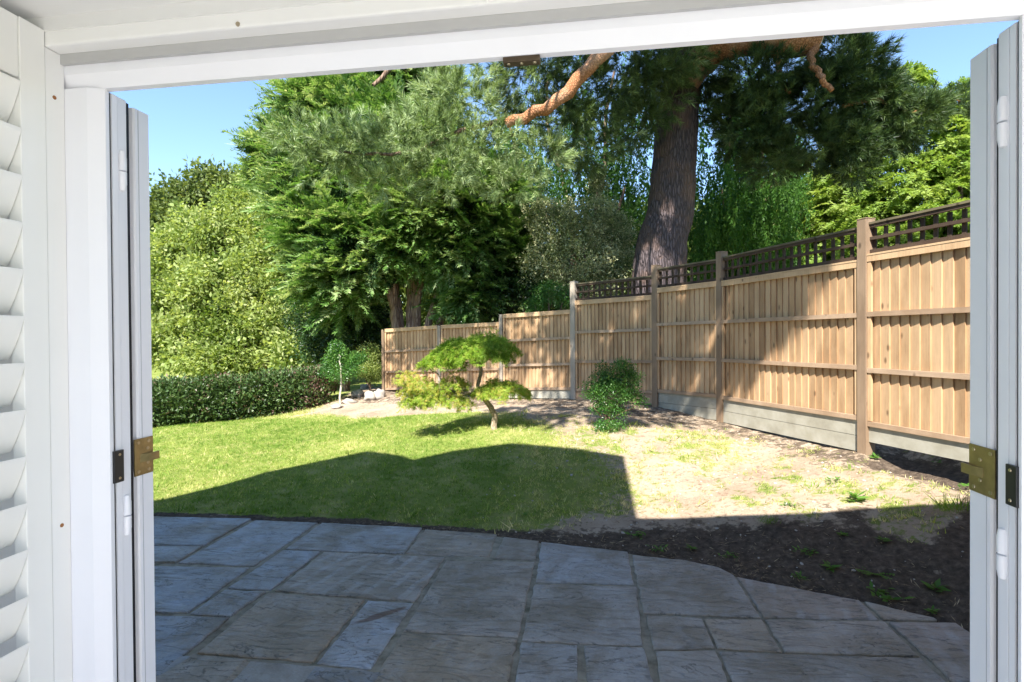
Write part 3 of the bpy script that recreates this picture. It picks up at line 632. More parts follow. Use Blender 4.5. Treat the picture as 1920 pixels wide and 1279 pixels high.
# ------------------------------------------------------------------ fence
def frame_of(a, b):
    u = b - a; L = np.linalg.norm(u[:2]); ux = np.array([u[0], u[1], 0]) / L; n = np.array([-ux[1], ux[0], 0])
    if n @ (np.array([0, 0, 0]) - a) < 0: n = -n          # n points into the garden
    return L, ux, n
fence = empty('garden_fence', FP[3], 'long pale timber closeboard fence stepping down the garden, dark trellis along its higher bays', 'fence')
PH = 1.5
def shear(z): return z
def bay(i, a, b, zb0, zb1, ht0, ht1, boards_n, trellis, gravel, rails, wood_bottom=False, th=None, gap0=.05, gap1=.05):
    """a,b: post centres; zb: panel bottom at each end; ht: panel heights"""
    L, ux, n = frame_of(a, b); Rm = np.stack([ux, n, [0, 0, 1]], 1); org = np.array([a[0], a[1], 0])
    def sh(V):      # local x,y,k -> world with the bay's slope; local z given relative to bottom line (0..)
        V = np.asarray(V, float); return V @ Rm.T + org
    x0, x1 = gap0, L - gap1; zb = lambda x: zb0 + (zb1 - zb0) * x / L; ht = lambda x: ht0 + (ht1 - ht0) * x / L
    def bar(mb, xa, xb, y0, y1, f0, f1, t, off0=0, off1=0):
        """bar between panel height fractions f0,f1 (+offset)"""
        V = []
        for z_ in (0, 1):
            for y_ in (y0, y1):
                for x_ in (xa, xb): V.append((x_, y_, zb(x_) + (ht(x_) * (f1 if z_ else f0)) + (off1 if z_ else off0)))
        mb.add(sh(V), [(0, 2, 3, 1), (4, 5, 7, 6), (0, 1, 5, 4), (2, 6, 7, 3), (0, 4, 6, 2), (1, 3, 7, 5)], t)
    p = MB(); bw = (x1 - x0) / boards_n
    for k in range(boards_n):
        xa = x0 + k * bw; xb = xa + bw + .016; xb = min(xb, x1); t = random.random(); s = random.uniform(-.002, .002)
        # feather edge: thick edge towards the house side (far x), thin edge tucked under
        V = []
        for z_ in (0, 1):
            zz = lambda x_: (zb(x_) + (ht(x_) - .012 if z_ else .012))
            V += [(xa, -.004 + s, zz(xa)), (xb, -.004 + s, zz(xb)), (xb, .022 + s, zz(xb)), (xa, .005 + s, zz(xa))]
        p.add(sh(V), [(3, 2, 1, 0), (4, 5, 6, 7), (0, 1, 5, 4), (1, 2, 6, 5), (2, 3, 7, 6), (3, 0, 4, 7)], t)
    panel = p.build('fence_panel', M['fence'], fence)
    for kk, f in enumerate(rails):
        rm = MB(); bar(rm, x0, x1, .0225, .056, f, f, random.random(), -.022, .022); o = rm.build('rail', M['rail'], panel)
    rm = MB(); bar(rm, x0, x1, .0225, .052, 1, 1, .8, -.05, .004); bar(rm, x0, x1, -.012, .055, 1, 1, .9, .005, .022); rm.build('top_rail', M['fence'], panel)
    rm = MB(); bar(rm, x0, x1, .0225, .048, 0, 0, .3, .0, .045); rm.build('bottom_rail', M['rail'], panel)
    for xa in (x0, x1 - .035):
        rm = MB(); bar(rm, xa, xa + .035, .0225, .047, 0, 1, .7, .05, -.055); rm.build('side_batten', M['fence'], panel)
    for g in range(gravel):
        gm = MB(); bar(gm, .03, L - .03, -.02, .028, 0, 0, .5, -.15 * (g + 1) + .003, -.15 * g - .002); gm.build('gravel_board', M['concrete'], fence)
    if wood_bottom:
        gm = MB(); bar(gm, .03, L - .03, -.02, .03, 0, 0, .3, -.15, -.003); gm.build('kick_board', M['rail'], fence)
    if trellis:
        tm = MB(); T0, T1 = .03, trellis
        bar(tm, x0, x1, -.015, .018, 1, 1, .4, T0, T0 + .032); bar(tm, x0, x1, -.015, .018, 1, 1, .4, (T0 + T1) / 2 - .014, (T0 + T1) / 2 + .014)
        bar(tm, x0, x1, -.015, .02, 1, 1, .6, T1 - .035, T1 - .006)
        nv = max(3, int(round((x1 - x0) / .112)))
        for k in range(nv + 1):
            xc = x0 + .016 + (x1 - x0 - .032) * k / nv; bar(tm, xc - .0165, xc + .0165, -.032, -.0155, 1, 1, random.random(), T0 + .003, T1 - .037)
        tr = tm.build('trellis', M['trellis'], fence)
        cm = MB(); bar(cm, x0 - .02, x1 + .02, -.028, .03, 1, 1, .6, T1 - .0055, T1 + .014); cm.build('trellis_cap', M['capwood'], tr)
def pz(px, py, dep): return float(at(px, py, dep)[2])
# posts: pixel x, top pixel y, depth, width
zt = lambda i, py: float(at(FENCE[i][0], py, FENCE[i][2])[2])
ztop = [zt(0, 618), zt(1, 611), zt(2, 590), zt(3, 529), zt(4, 499), zt(5, 474), zt(6, 413)]
# panel bottoms / tops at both ends of each bay (read from the photo)
def bz(i, py): return zt(i, py)
bays = [
    (0, bz(0, 731), bz(1, 729), bz(0, 619), bz(1, 612), 17, 0, 0, (.30, .64), False),
    (1, bz(1, 730), bz(2, 728), bz(1, 612), bz(2, 606), 17, 0, 0, (.30, .64), False),
    (2, bz(2, 731), bz(3, 731), bz(2, 592), bz(3, 583), 19, 0, 1, (.33, .66), False),
    (3, bz(3, 733), bz(4, 738), bz(3, 567), bz(4, 556), 20, .30, 0, (.33, .66), True),
    (4, bz(4, 735), bz(5, 746), bz(4, 544), bz(5, 530), 13, .30, 2, (.33, .66), False),
    (5, bz(5, 748), bz(6, 789), bz(5, 531), bz(6, 491), 22, .32, 2, (.335, .665), False),
]
for (i, z0, z1, t0, t1, nb, tre, gr, rl, wb) in bays:
    bay(i, FP[i], FP[i + 1], z0, z1, t0 - z0, t1 - z1, nb, tre, gr, rl, wb)
z0, t0 = bz(6, 797), bz(6, 483); bay(6, FP[6], FP[7], z0, z0 + .0, t0 - z0 + .0, t0 - z0, 20, .30, 1, (.33, .66))
for i in range(8):
    p = FP[i]; a = FP[max(0, i - 1)]; b = FP[min(7, i + 1)]; L, ux, n = frame_of(a, b); Rm = np.stack([ux, n, [0, 0, 1]], 1)
    top = ztop[i] if i < 7 else ztop[6] + .02; z_ = float(hgt(p[0], p[1])[0]) - .3; wd = .048 if i not in (0, 1, 2) else .035
    mb = MB(); mb.box((-wd, -.05, z_), (wd, .062, top), random.random() * .5 + .3, (Rm, np.array([p[0], p[1], 0])), bev=.004)
    if i >= 3: mb.box((-wd - .003, -.053, top + .001), (wd + .003, .065, top + .010), .7, (Rm, np.array([p[0], p[1], 0])), bev=.003)
    mb.build('post', M['greypost'] if i in (1, 2, 3) else M['post'], fence)

# ------------------------------------------------------------------ trees
def foliage(name, parent, mat_, templates, P, D, S, tint, rollr=.5, tj=.12):
    V, F, T = scatter(templates, P, D, S, RNG.normal(0, rollr, len(P)) if rollr < 3 else RNG.uniform(0, 6.3, len(P)), tint, tj)
    return np_mesh(name, V, F, mat_, parent, tint=T)

# --- scots pine
def pine():
    base = at(1238, 600, 10.6); base[2] = float(hgt(base[0], base[1])[0]) - .1
    t = empty('pine_tree', base, 'tall old pine with thick leaning purplish trunk and orange limbs behind the trellis', 'tree')
    pts = [base, at(1236, 500, 10.6), at(1256, 400, 10.6), at(1264, 310, 10.6), at(1272, 200, 10.6), at(1288, 110, 10.5), at(1300, 0, 10.4), at(1330, -200, 10.4), at(1350, -420, 10.4)]
    c = curve(pts, 40); rad = np.interp(np.linspace(0, 1, 40), [0, .1, .2, .45, .7, 1], [.66, .52, .45, .40, .33, .14])
    mb = MB(); mb.tube(c, rad, 28, .5, rough=.035); mb.build('trunk', M['pinebark'], t, smooth=True, recalc=False)
    limbs = [([at(1285, 150, 10.3), at(1330, 100, 10.0), at(1400, 78, 9.7), at(1470, 80, 9.5), at(1530, 84, 9.4)], .30, .20),
             ([at(1528, 84, 9.4), at(1522, 110, 9.1), at(1535, 140, 8.9), at(1560, 170, 8.8)], .07, .04),
             ([at(1455, 95, 9.5), at(1462, 140, 9.5), at(1480, 175, 9.4)], .06, .03),
             ([at(1290, 60, 10.3), at(1200, 30, 9.5), at(1140, 92, 8.9), at(1092, 138, 8.7), at(1045, 190, 8.6), at(990, 216, 8.6), at(948, 232, 8.6)], .14, .075),
             ([at(1580, 200, 9.2), at(1640, 190, 9.2), at(1700, 210, 9.2), at(1760, 196, 9.3), at(1800, 190, 9.3)], .035, .012),
             ([at(1000, 214, 9.1), at(900, 235, 9.0), at(800, 275, 8.8), at(700, 290, 8.8), at(600, 280, 8.8)], .05, .015),
             ([at(1290, -40, 10.4), at(1000, -80, 9.8), at(800, 60, 9.3), at(700, 160, 9.0)], .13, .03),
             ([at(1310, -150, 10.4), at(1150, -330, 8.8), at(1000, -500, 7.4), at(900, -800, 6.6)], .14, .04),
             ([at(1310, -100, 10.4), at(1500, -250, 8.8), at(1600, -420, 7.6), at(1700, -700, 6.8)], .14, .04)]
    for k, (pp, r0, r1) in enumerate(limbs):
        mb = MB(); cc = curve(pp, 16, .015); mb.tube(cc, np.linspace(r0, r1, 16), 14, .5, rough=.06); o = mb.build('limb', M['bark'] if k in (5, 6) else M['pinelimb'], t, smooth=True, recalc=False)
        if k == 0:
            e = cc[-1]; dd = cc[-1] - cc[-2]; dd /= np.linalg.norm(dd); mb = MB(); mb.tube([e - dd * .01, e + dd * .02], [.195, .185], 18, .5); mb.build('cut_end', M['endgrain'], o)
    # foliage clumps (photo pixels, depth)
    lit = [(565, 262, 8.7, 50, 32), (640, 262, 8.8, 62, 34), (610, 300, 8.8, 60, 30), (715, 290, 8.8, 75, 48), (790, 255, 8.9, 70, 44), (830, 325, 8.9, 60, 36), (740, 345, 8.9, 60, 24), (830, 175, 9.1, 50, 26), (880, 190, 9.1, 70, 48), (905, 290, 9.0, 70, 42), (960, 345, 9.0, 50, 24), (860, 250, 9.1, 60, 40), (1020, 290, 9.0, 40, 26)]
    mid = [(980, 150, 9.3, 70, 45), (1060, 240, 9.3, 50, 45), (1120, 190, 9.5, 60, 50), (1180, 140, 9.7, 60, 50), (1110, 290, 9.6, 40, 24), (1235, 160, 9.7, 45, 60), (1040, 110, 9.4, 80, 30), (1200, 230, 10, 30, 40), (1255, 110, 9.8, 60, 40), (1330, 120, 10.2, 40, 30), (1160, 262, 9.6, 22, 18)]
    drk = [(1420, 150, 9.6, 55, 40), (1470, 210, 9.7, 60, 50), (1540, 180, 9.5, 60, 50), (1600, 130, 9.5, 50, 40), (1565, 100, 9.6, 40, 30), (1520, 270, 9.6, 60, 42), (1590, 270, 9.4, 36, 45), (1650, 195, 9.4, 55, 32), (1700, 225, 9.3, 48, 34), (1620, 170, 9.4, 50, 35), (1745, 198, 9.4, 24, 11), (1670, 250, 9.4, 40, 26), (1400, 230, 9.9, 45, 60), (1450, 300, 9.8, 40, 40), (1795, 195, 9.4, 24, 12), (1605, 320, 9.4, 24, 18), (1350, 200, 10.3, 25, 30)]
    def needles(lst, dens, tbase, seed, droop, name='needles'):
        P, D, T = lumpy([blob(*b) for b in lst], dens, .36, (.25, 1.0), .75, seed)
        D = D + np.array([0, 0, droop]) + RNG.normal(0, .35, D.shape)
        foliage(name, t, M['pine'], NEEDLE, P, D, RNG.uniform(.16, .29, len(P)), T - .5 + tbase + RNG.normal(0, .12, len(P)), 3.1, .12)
    needles(lit, 38, .76, 1, .35); needles(mid, 62, .36, 2, -.1); needles(drk, 120, .16, 3, .15)  # light put into the tint: paler sunlit clumps, darker shaded ones
    up = [(at(x, y, d), np.array([r, r, r * .55])) for x, y, d, r in [(1150, -220, 9.5, 1.4), (1380, -200, 9.8, 1.2), (1300, -420, 9.8, 1.8), (1050, -480, 8.0, 1.1)]]
    P, D, T = lumpy(up, 26, .4, (.3, 1), .6, 4); foliage('needles', t, M['pine'], NEEDLE, P, D, RNG.uniform(.24, .36, len(P)), T - .1, 3.1)
    # high outer sprays that dapple the fence
    shade_sprays = []
    for q, hh, rr in [((1000, 620, 9.8), 7.2, .5), ((1050, 690, 9.5), 6.9, .35), ((1130, 640, 8.9), 7.3, .5), ((1180, 585, 8.5), 7.6, .4), ((1160, 700, 8.6), 6.8, .3), ((1270, 610, 7.8), 7.6, .38), ((1310, 690, 7.5), 7.1, .38), ((1255, 700, 8.0), 6.9, .26), ((1330, 565, 7.3), 8.0, .28), ((1420, 640, 6.7), 7.2, .28), ((1480, 560, 6.2), 7.7, .3), ((880, 690, 10.8), 6.7, .35), ((1060, 780, 7.6), 6.6, .5), ((1220, 775, 7.4), 6.8, .5), ((980, 770, 8.0), 6.5, .5), ((1090, 600, 9.2), 7.6, .4), ((810, 625, 11.2), 7.4, .2), ((1120, 740, 8.8), 6.5, .4)]:
        p = at(*q); s = (hh - p[2]) / (-SUND[2]); shade_sprays.append((p - SUND * s, np.array([rr * 1.5, rr, rr * .45])))
    for q, sh_, rr in [(b[:3], 2.9 + .4 * (k % 3), .62) for k, b in enumerate(drk) if b[0] < 1555] + [((1265, 230, 10.3), 4.4, .6), ((1262, 310, 10.4), 5.2, .5), ((1240, 400, 10.4), 6.0, .45), ((1270, 450, 10.4), 6.6, .35), ((1230, 150, 9.7), 3.2, .8), ((1150, 190, 9.5), 3.6, .7), ((1450, 560, 6.4), 5.4, .22), ((1500, 530, 6.1), 5.6, .22), ((1400, 640, 6.7), 5.5, .22), ((1440, 600, 6.5), 6.4, .2), ((1540, 500, 5.8), 5.9, .2), ((1250, 640, 7.9), 5.6, .25), ((1290, 560, 7.6), 5.6, .25)]:
        shade_sprays.append((at(*q) - SUND * sh_ * 1.05, np.array([rr * 1.4, rr, rr * .5])))  # unseen clumps added up-sun to shade the dark boughs, trunk and fence
    P, D, T = lumpy(shade_sprays, 70, .42, (.2, 1), .6, 6); foliage('needles', t, M['pine'], NEEDLE, P, D, RNG.uniform(.2, .3, len(P)), T - .1, 3.1)
    mb = MB()
    for c_, r_ in shade_sprays: 
        root = at(1290, -220, 10.0) if c_[0] > -1 else at(1100, -330, 9)
        mb.tube(curve([root, (root + c_) / 2 + np.array([0, 0, .4]), c_], 8, .05), np.linspace(.05, .012, 8), 5)
    mb.build('bough', M['pinelimb'], t, smooth=True, recalc=False)  # boughs joining the unseen shading clumps to the tree
pine()

# --- big cypress
def cypress():
    base = at(775, 640, 12.6); base[2] = float(hgt(base[0], base[1])[0]) - .1
    t = empty('cypress_tree', base, 'large feathery green conifer with several bare reddish stems behind the left end of fence', 'tree')
    tops = [at(740, 520, 12.3), at(715, 480, 12.2), at(790, 500, 12.2), at(835, 505, 12.3), at(770, 480, 12.6), at(860, 530, 12.4), at(690, 300, 12.8), at(780, 250, 13)]
    mb = MB()
    for k, tp in enumerate(tops):
        b = base + np.array([(-.35, -.15, .05, .2, 0, .3, -.1, .1)[k], RNG.uniform(-.5, -.1), 0]); mid = b * .45 + tp * .55; mid[:2] = b[:2] * .62 + tp[:2] * .38
        mb.tube(curve([b, mid, tp], 12, .012), np.linspace(.13, .05, 12), 10, random.random(), rough=.08)
    mb.build('trunk', M['cypressbark'], t, smooth=True, recalc=False)
    bl = [(640, 215, 12.9, 90, 70), (580, 215, 12.8, 34, 24), (575, 300, 12.6, 66, 46), (520, 290, 12.6, 30, 22), (620, 330, 12.4, 90, 65), (575, 380, 12.3, 62, 42), (640, 430, 12.2, 100, 60), (730, 300, 12.5, 110, 90), (800, 400, 12.0, 120, 80), (700, 455, 12.0, 110, 42), (850, 465, 11.9, 66, 44), (790, 440, 11.9, 60, 22), (880, 380, 12.3, 80, 80), (730, 160, 13.2, 110, 80), (640, 510, 12.2, 80, 50), (615, 450, 12.3, 50, 40), (920, 470, 12.5, 60, 80), (680, 100, 13.4, 80, 60), (650, 560, 12.5, 50, 34), (880, 545, 12.0, 36, 40)]
    B = [blob(*b) for b in bl]; P, D, T = lumpy(B, 62, .26, (.4, 1.1), .6, 11)
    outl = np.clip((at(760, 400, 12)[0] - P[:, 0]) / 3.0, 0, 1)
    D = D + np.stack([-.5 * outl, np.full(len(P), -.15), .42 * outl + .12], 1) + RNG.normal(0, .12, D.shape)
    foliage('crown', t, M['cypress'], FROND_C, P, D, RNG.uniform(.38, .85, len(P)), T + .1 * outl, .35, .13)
    # inner mass, its shade put into a darker leaf colour
    P, D, T = lumpy([(c, r * .62) for c, r in B[:-2]], 24, .5, (.3, 1), .8, 12); foliage('inner_foliage', t, M['cypress_shade'], FROND, P, D, RNG.uniform(.5, .8, len(P)), .5, .8)
    # long tips against the sky
    tips = [(505, 175, 560, 235), (560, 150, 600, 220), (470, 262, 530, 300), (450, 290, 520, 340), (455, 320, 520, 360), (480, 210, 550, 260), (580, 145, 630, 200), (520, 215, 570, 280), (470, 350, 540, 380), (530, 160, 590, 230), (600, 135, 650, 190)]
    P, D = [], []
    for x0, y0, x1, y1 in tips:
        a, b = at(x1, y1, 12.6), at(x0, y0, 12.5)
        for k in range(16): f = RNG.uniform(0, 1); P.append(a + (b - a) * f * .8 + RNG.normal(0, .05, 3)); D.append((b - a) / np.linalg.norm(b - a) + RNG.normal(0, .25, 3))
    foliage('branch_tips', t, M['cypress'], FROND_C, np.array(P), np.array(D), RNG.uniform(.35, .65, len(P)), .6, .4)
cypress()

def generic_tree(name, label, blobs_, mat_, templ, dens, size, basept, r0, barkm, seed, sub=.33, tint=.5, Dadd=(0, 0, 0), Dj=.4, rollr=3.1, inner=True, group=None, cat='tree', limbs=99, shell=(.5, 1.05), squash=.8, fork=.35):
    b = np.array(basept, float); b[2] = float(hgt(b[0], b[1])[0]) - .08
    t = empty(name, b, label, cat, group); B = [blob(*q) for q in blobs_]
    limb_tree(b, [c for c, r in B][:limbs], r0, barkm, t, rmin=max(.012, r0 * .15), fork=fork)
    P, D, T = lumpy(B, dens, sub, shell, squash, seed); D = D + np.array(Dadd) + RNG.normal(0, Dj, D.shape)
    foliage('crown', t, mat_, templ, P, D, size * RNG.uniform(.55, 1.4, len(P)), T - .5 + tint, rollr)
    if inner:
        P, D, T = lumpy([(c, r * .6) for c, r in B], dens * .45, .5, (.2, 1), .8, seed + 50); foliage('inner_foliage', t, mat_, templ, P, D, size * 1.3, .12, 3.1)  # darker tint paints the shade inside the crown
    return t

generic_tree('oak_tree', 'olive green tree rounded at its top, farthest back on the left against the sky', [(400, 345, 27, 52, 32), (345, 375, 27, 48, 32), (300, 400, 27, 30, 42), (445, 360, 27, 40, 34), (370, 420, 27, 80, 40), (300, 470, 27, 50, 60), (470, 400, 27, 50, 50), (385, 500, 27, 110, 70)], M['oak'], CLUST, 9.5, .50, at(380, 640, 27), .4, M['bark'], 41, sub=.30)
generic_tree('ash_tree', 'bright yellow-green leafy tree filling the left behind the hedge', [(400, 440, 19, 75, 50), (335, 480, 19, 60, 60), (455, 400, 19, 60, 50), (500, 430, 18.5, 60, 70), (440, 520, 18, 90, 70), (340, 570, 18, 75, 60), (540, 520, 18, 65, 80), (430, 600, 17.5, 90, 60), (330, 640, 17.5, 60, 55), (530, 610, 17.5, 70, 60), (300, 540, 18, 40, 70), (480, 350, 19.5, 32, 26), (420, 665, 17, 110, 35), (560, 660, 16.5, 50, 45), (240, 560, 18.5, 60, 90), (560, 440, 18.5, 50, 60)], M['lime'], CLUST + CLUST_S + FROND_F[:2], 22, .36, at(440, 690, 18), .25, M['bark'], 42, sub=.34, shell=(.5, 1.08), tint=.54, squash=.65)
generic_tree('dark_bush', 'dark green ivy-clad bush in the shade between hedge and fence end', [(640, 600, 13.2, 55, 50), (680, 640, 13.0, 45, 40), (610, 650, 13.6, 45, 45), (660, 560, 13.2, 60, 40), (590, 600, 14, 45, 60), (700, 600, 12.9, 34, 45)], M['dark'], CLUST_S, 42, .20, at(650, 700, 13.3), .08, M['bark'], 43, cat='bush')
generic_tree('pale_bush', 'pale silvery-green small bush right beside the fence end', [(693, 668, 12.0, 20, 22), (700, 700, 11.9, 16, 20), (683, 695, 12.0, 16, 16)], M['lime'], CLUST_S, 120, .10, at(694, 740, 12.0), .02, M['bark'], 44, cat='bush', tint=.55)
generic_tree('sapling', 'small bright green tree with slim pale trunk standing in front of dark bushes', [(636, 664, 11.3, 20, 12), (620, 682, 11.3, 16, 9), (662, 690, 11.2, 20, 9), (640, 702, 11.2, 24, 8), (672, 672, 11.3, 12, 8), (645, 680, 11.3, 18, 10), (630, 650, 11.3, 8, 8), (610, 696, 11.3, 10, 6)], M['shrub'], CLUST_S, 150, .10, at(639, 757, 11.1), .020, M['palebark'], 45, tint=.72, fork=.85, limbs=1, shell=(.1, 1.7), sub=.5)
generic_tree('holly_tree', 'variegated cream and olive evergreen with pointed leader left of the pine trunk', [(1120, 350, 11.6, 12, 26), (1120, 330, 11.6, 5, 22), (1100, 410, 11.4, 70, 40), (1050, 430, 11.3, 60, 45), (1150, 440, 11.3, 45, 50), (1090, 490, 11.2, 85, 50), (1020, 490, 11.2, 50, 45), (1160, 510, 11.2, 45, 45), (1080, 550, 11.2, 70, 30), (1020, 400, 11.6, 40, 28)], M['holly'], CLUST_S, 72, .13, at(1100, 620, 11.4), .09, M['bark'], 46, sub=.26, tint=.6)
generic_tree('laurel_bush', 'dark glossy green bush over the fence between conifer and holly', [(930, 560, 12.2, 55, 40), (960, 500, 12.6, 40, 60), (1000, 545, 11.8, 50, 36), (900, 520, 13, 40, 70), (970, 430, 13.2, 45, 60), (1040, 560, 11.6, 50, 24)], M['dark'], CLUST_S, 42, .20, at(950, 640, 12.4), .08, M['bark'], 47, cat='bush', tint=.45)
generic_tree('privet_bush', 'lighter green leafy bush peeping just above the fence below the holly', [(1030, 548, 10.9, 34, 18), (1060, 562, 10.8, 30, 14), (1005, 572, 11.0, 26, 10)], M['shrub'], CLUST_S, 110, .10, at(1030, 650, 11), .03, M['bark'], 48, cat='bush', tint=.6)

# --- weeping trees behind the pine
def weeping(name, label, base_px, regions, seed, tint):
    b = at(*base_px); b[2] = float(hgt(b[0], b[1])[0]) - .1; t = empty(name, b, label, 'tree'); r = np.random.default_rng(seed)
    mb = MB(); tops = []
    for (x0, x1, y0, y1, d, n, ln) in regions: tops.append(at((x0 + x1) / 2, y0 + 30, d))
    limb_tree(b, tops, .16, M['bark'], t, rmin=.03)
    P, L, T = [], [], []
    for (x0, x1, y0, y1, d, n, ln) in regions:
        k = max(3, n // 26); cx = r.uniform(x0, x1, k); cy = y0 + (y1 - y0) * r.uniform(0, 1, k) ** .8; cd = d + r.uniform(-1.2, 1.2, k)
        for i in range(k):
            for j in range(26):
                P.append(at(cx[i] + r.normal(0, 15), cy[i] + r.normal(0, 26), cd[i] + r.normal(0, .3))); L.append(ln * r.uniform(.6, 1.3)); T.append(tint + r.normal(0, .12))
    P = np.array(P); D = np.tile([0, 0, -1.0], (len(P), 1)) + r.normal(0, .05, (len(P), 3))
    foliage('crown', t, M['willow'], STRAND, P, D, np.array(L), np.array(T), 3.1, .12)
weeping('weeping_birch', 'weeping tree with long hanging green strands to the right of the pine trunk', (1380, 560, 14.5), [(1300, 1420, 120, 420, 14, 620, 1.5), (1400, 1500, 150, 430, 14.5, 560, 1.5), (1300, 1400, 330, 450, 13.5, 420, 1.3), (1400, 1500, 300, 440, 13.5, 360, 1.2)], 61, .5)
weeping('weeping_willow', 'weeping tree with hanging strands seen between the pine trunk and the big conifer', (1090, 560, 15), [(960, 1090, 110, 380, 14.8, 420, 1.4), (1080, 1230, 110, 400, 14.8, 560, 1.5), (1130, 1230, 320, 470, 14, 320, 1.3), (900, 1000, 180, 400, 15, 260, 1.3)], 62, .32)
generic_tree('birch_tree', 'pale yellow-green leafy tree between weeping strands and the spruces', [(1500, 400, 15, 50, 55), (1545, 360, 15.5, 45, 45), (1450, 430, 14.5, 45, 40), (1540, 425, 14.5, 50, 40), (1590, 260, 17, 40, 50), (1600, 350, 16, 40, 50), (1350, 440, 15.5, 50, 50), (1420, 400, 16.5, 50, 60)], M['lime'], CLUST, 17, .26, at(1500, 580, 15.2), .1, M['palebark'], 49, sub=.28, tint=.55)

# --- spruces on the right
def spruce(px, top_py, dep, halfw, label, seed, base_py=470):
    top = at(px, top_py, dep); b = at(px, 600, dep); b[2] = float(hgt(b[0], b[1])[0]) - .1; t = empty('spruce_tree', b, label, 'tree', 'spruces behind the right of the fence')
    r = np.random.default_rng(seed); H = top[2] - b[2]; mb = MB(); mb.tube([b, b * .5 + top * .5, top], [.16, .09, .008], 8); mb.build('trunk', M['bark'], t, smooth=True, recalc=False)
    P, D, S, T = [], [], [], []; lev = int(H / .2); W = halfw * dep / FPX
    for i in range(lev):
        f = (i + .5) / lev; z = b[2] + .5 + (H - .5) * f; Rr = W * (1 - f) ** .8 + .06; nb = max(6, int(9 + 22 * (1 - f)))
        for j in range(nb):
            a = r.uniform(0, 6.28); L = Rr * r.uniform(.75, 1.2); tt = .5 + r.normal(0, .13); n = max(3, int(L / .075))
            for k in range(n):
                q = (k + .5) / n; 
                if q < .45 and L > .6: continue
                x = L * q; P.append((top[0] * f + b[0] * (1 - f) + math.cos(a) * x, top[1] * f + b[1] * (1 - f) + math.sin(a) * x, z - .18 * q * L + .12 * q * q * L + r.normal(0, .03)))
                for_ = a + r.choice([-1, 1]) * r.uniform(.2, 1.1); D.append((math.cos(for_), math.sin(for_), r.normal(-.25, .2))); S.append(r.uniform(.24, .42)); T.append(tt + .15 * q)
    for k in range(10):
        P.append(top - np.array([0, 0, k * .05])); a = r.uniform(0, 6.3); D.append((math.cos(a), math.sin(a), 1.2)); S.append(.10 + .012 * k); T.append(.7)
    foliage('crown', t, M['spruce'], FROND_F, np.array(P), np.array(D), np.array(S), np.array(T), .5, .1)
spruce(1706, 118, 12.6, 210, 'light green spruce with a thin pointed leader rising above the pine bough on the right', 71)
spruce(1798, 150, 12.0, 170, 'light green spruce at the right edge beside the open door leaf', 72)
spruce(1590, 215, 14.2, 170, 'lower light green spruce half hidden behind the hanging pine foliage', 73)
spruce(1890, 120, 13.0, 190, 'tall light green spruce mostly hidden behind the right door leaf', 74)

# --- far wood
def wood():
    bl = []; r = random.Random(3)
    for x in range(-300, 2400, 130): bl.append((x + r.uniform(-30, 30), 560 + r.uniform(-10, 30), 36 + r.uniform(-3, 3), 120, r.uniform(90, 150)))
    for x in range(600, 1900, 120): bl.append((x, 500 + r.uniform(-20, 30), 22 + r.uniform(-1, 1), 110, 120 + r.uniform(-20, 20)))
    P, D, T = lumpy([blob(*b) for b in bl], 3.2, .3, (.5, 1), .8, 81); V, F, T = scatter(CLUST, P, D, RNG.uniform(.6, 1.0, len(P)), RNG.uniform(0, 6.3, len(P)), T - .15)
    tag(np_mesh('background_wood', V, F, M['oak'], tint=T), 'mass of distant trees and bushes closing the gaps behind the garden trees', 'woodland', kind='stuff')
wood()

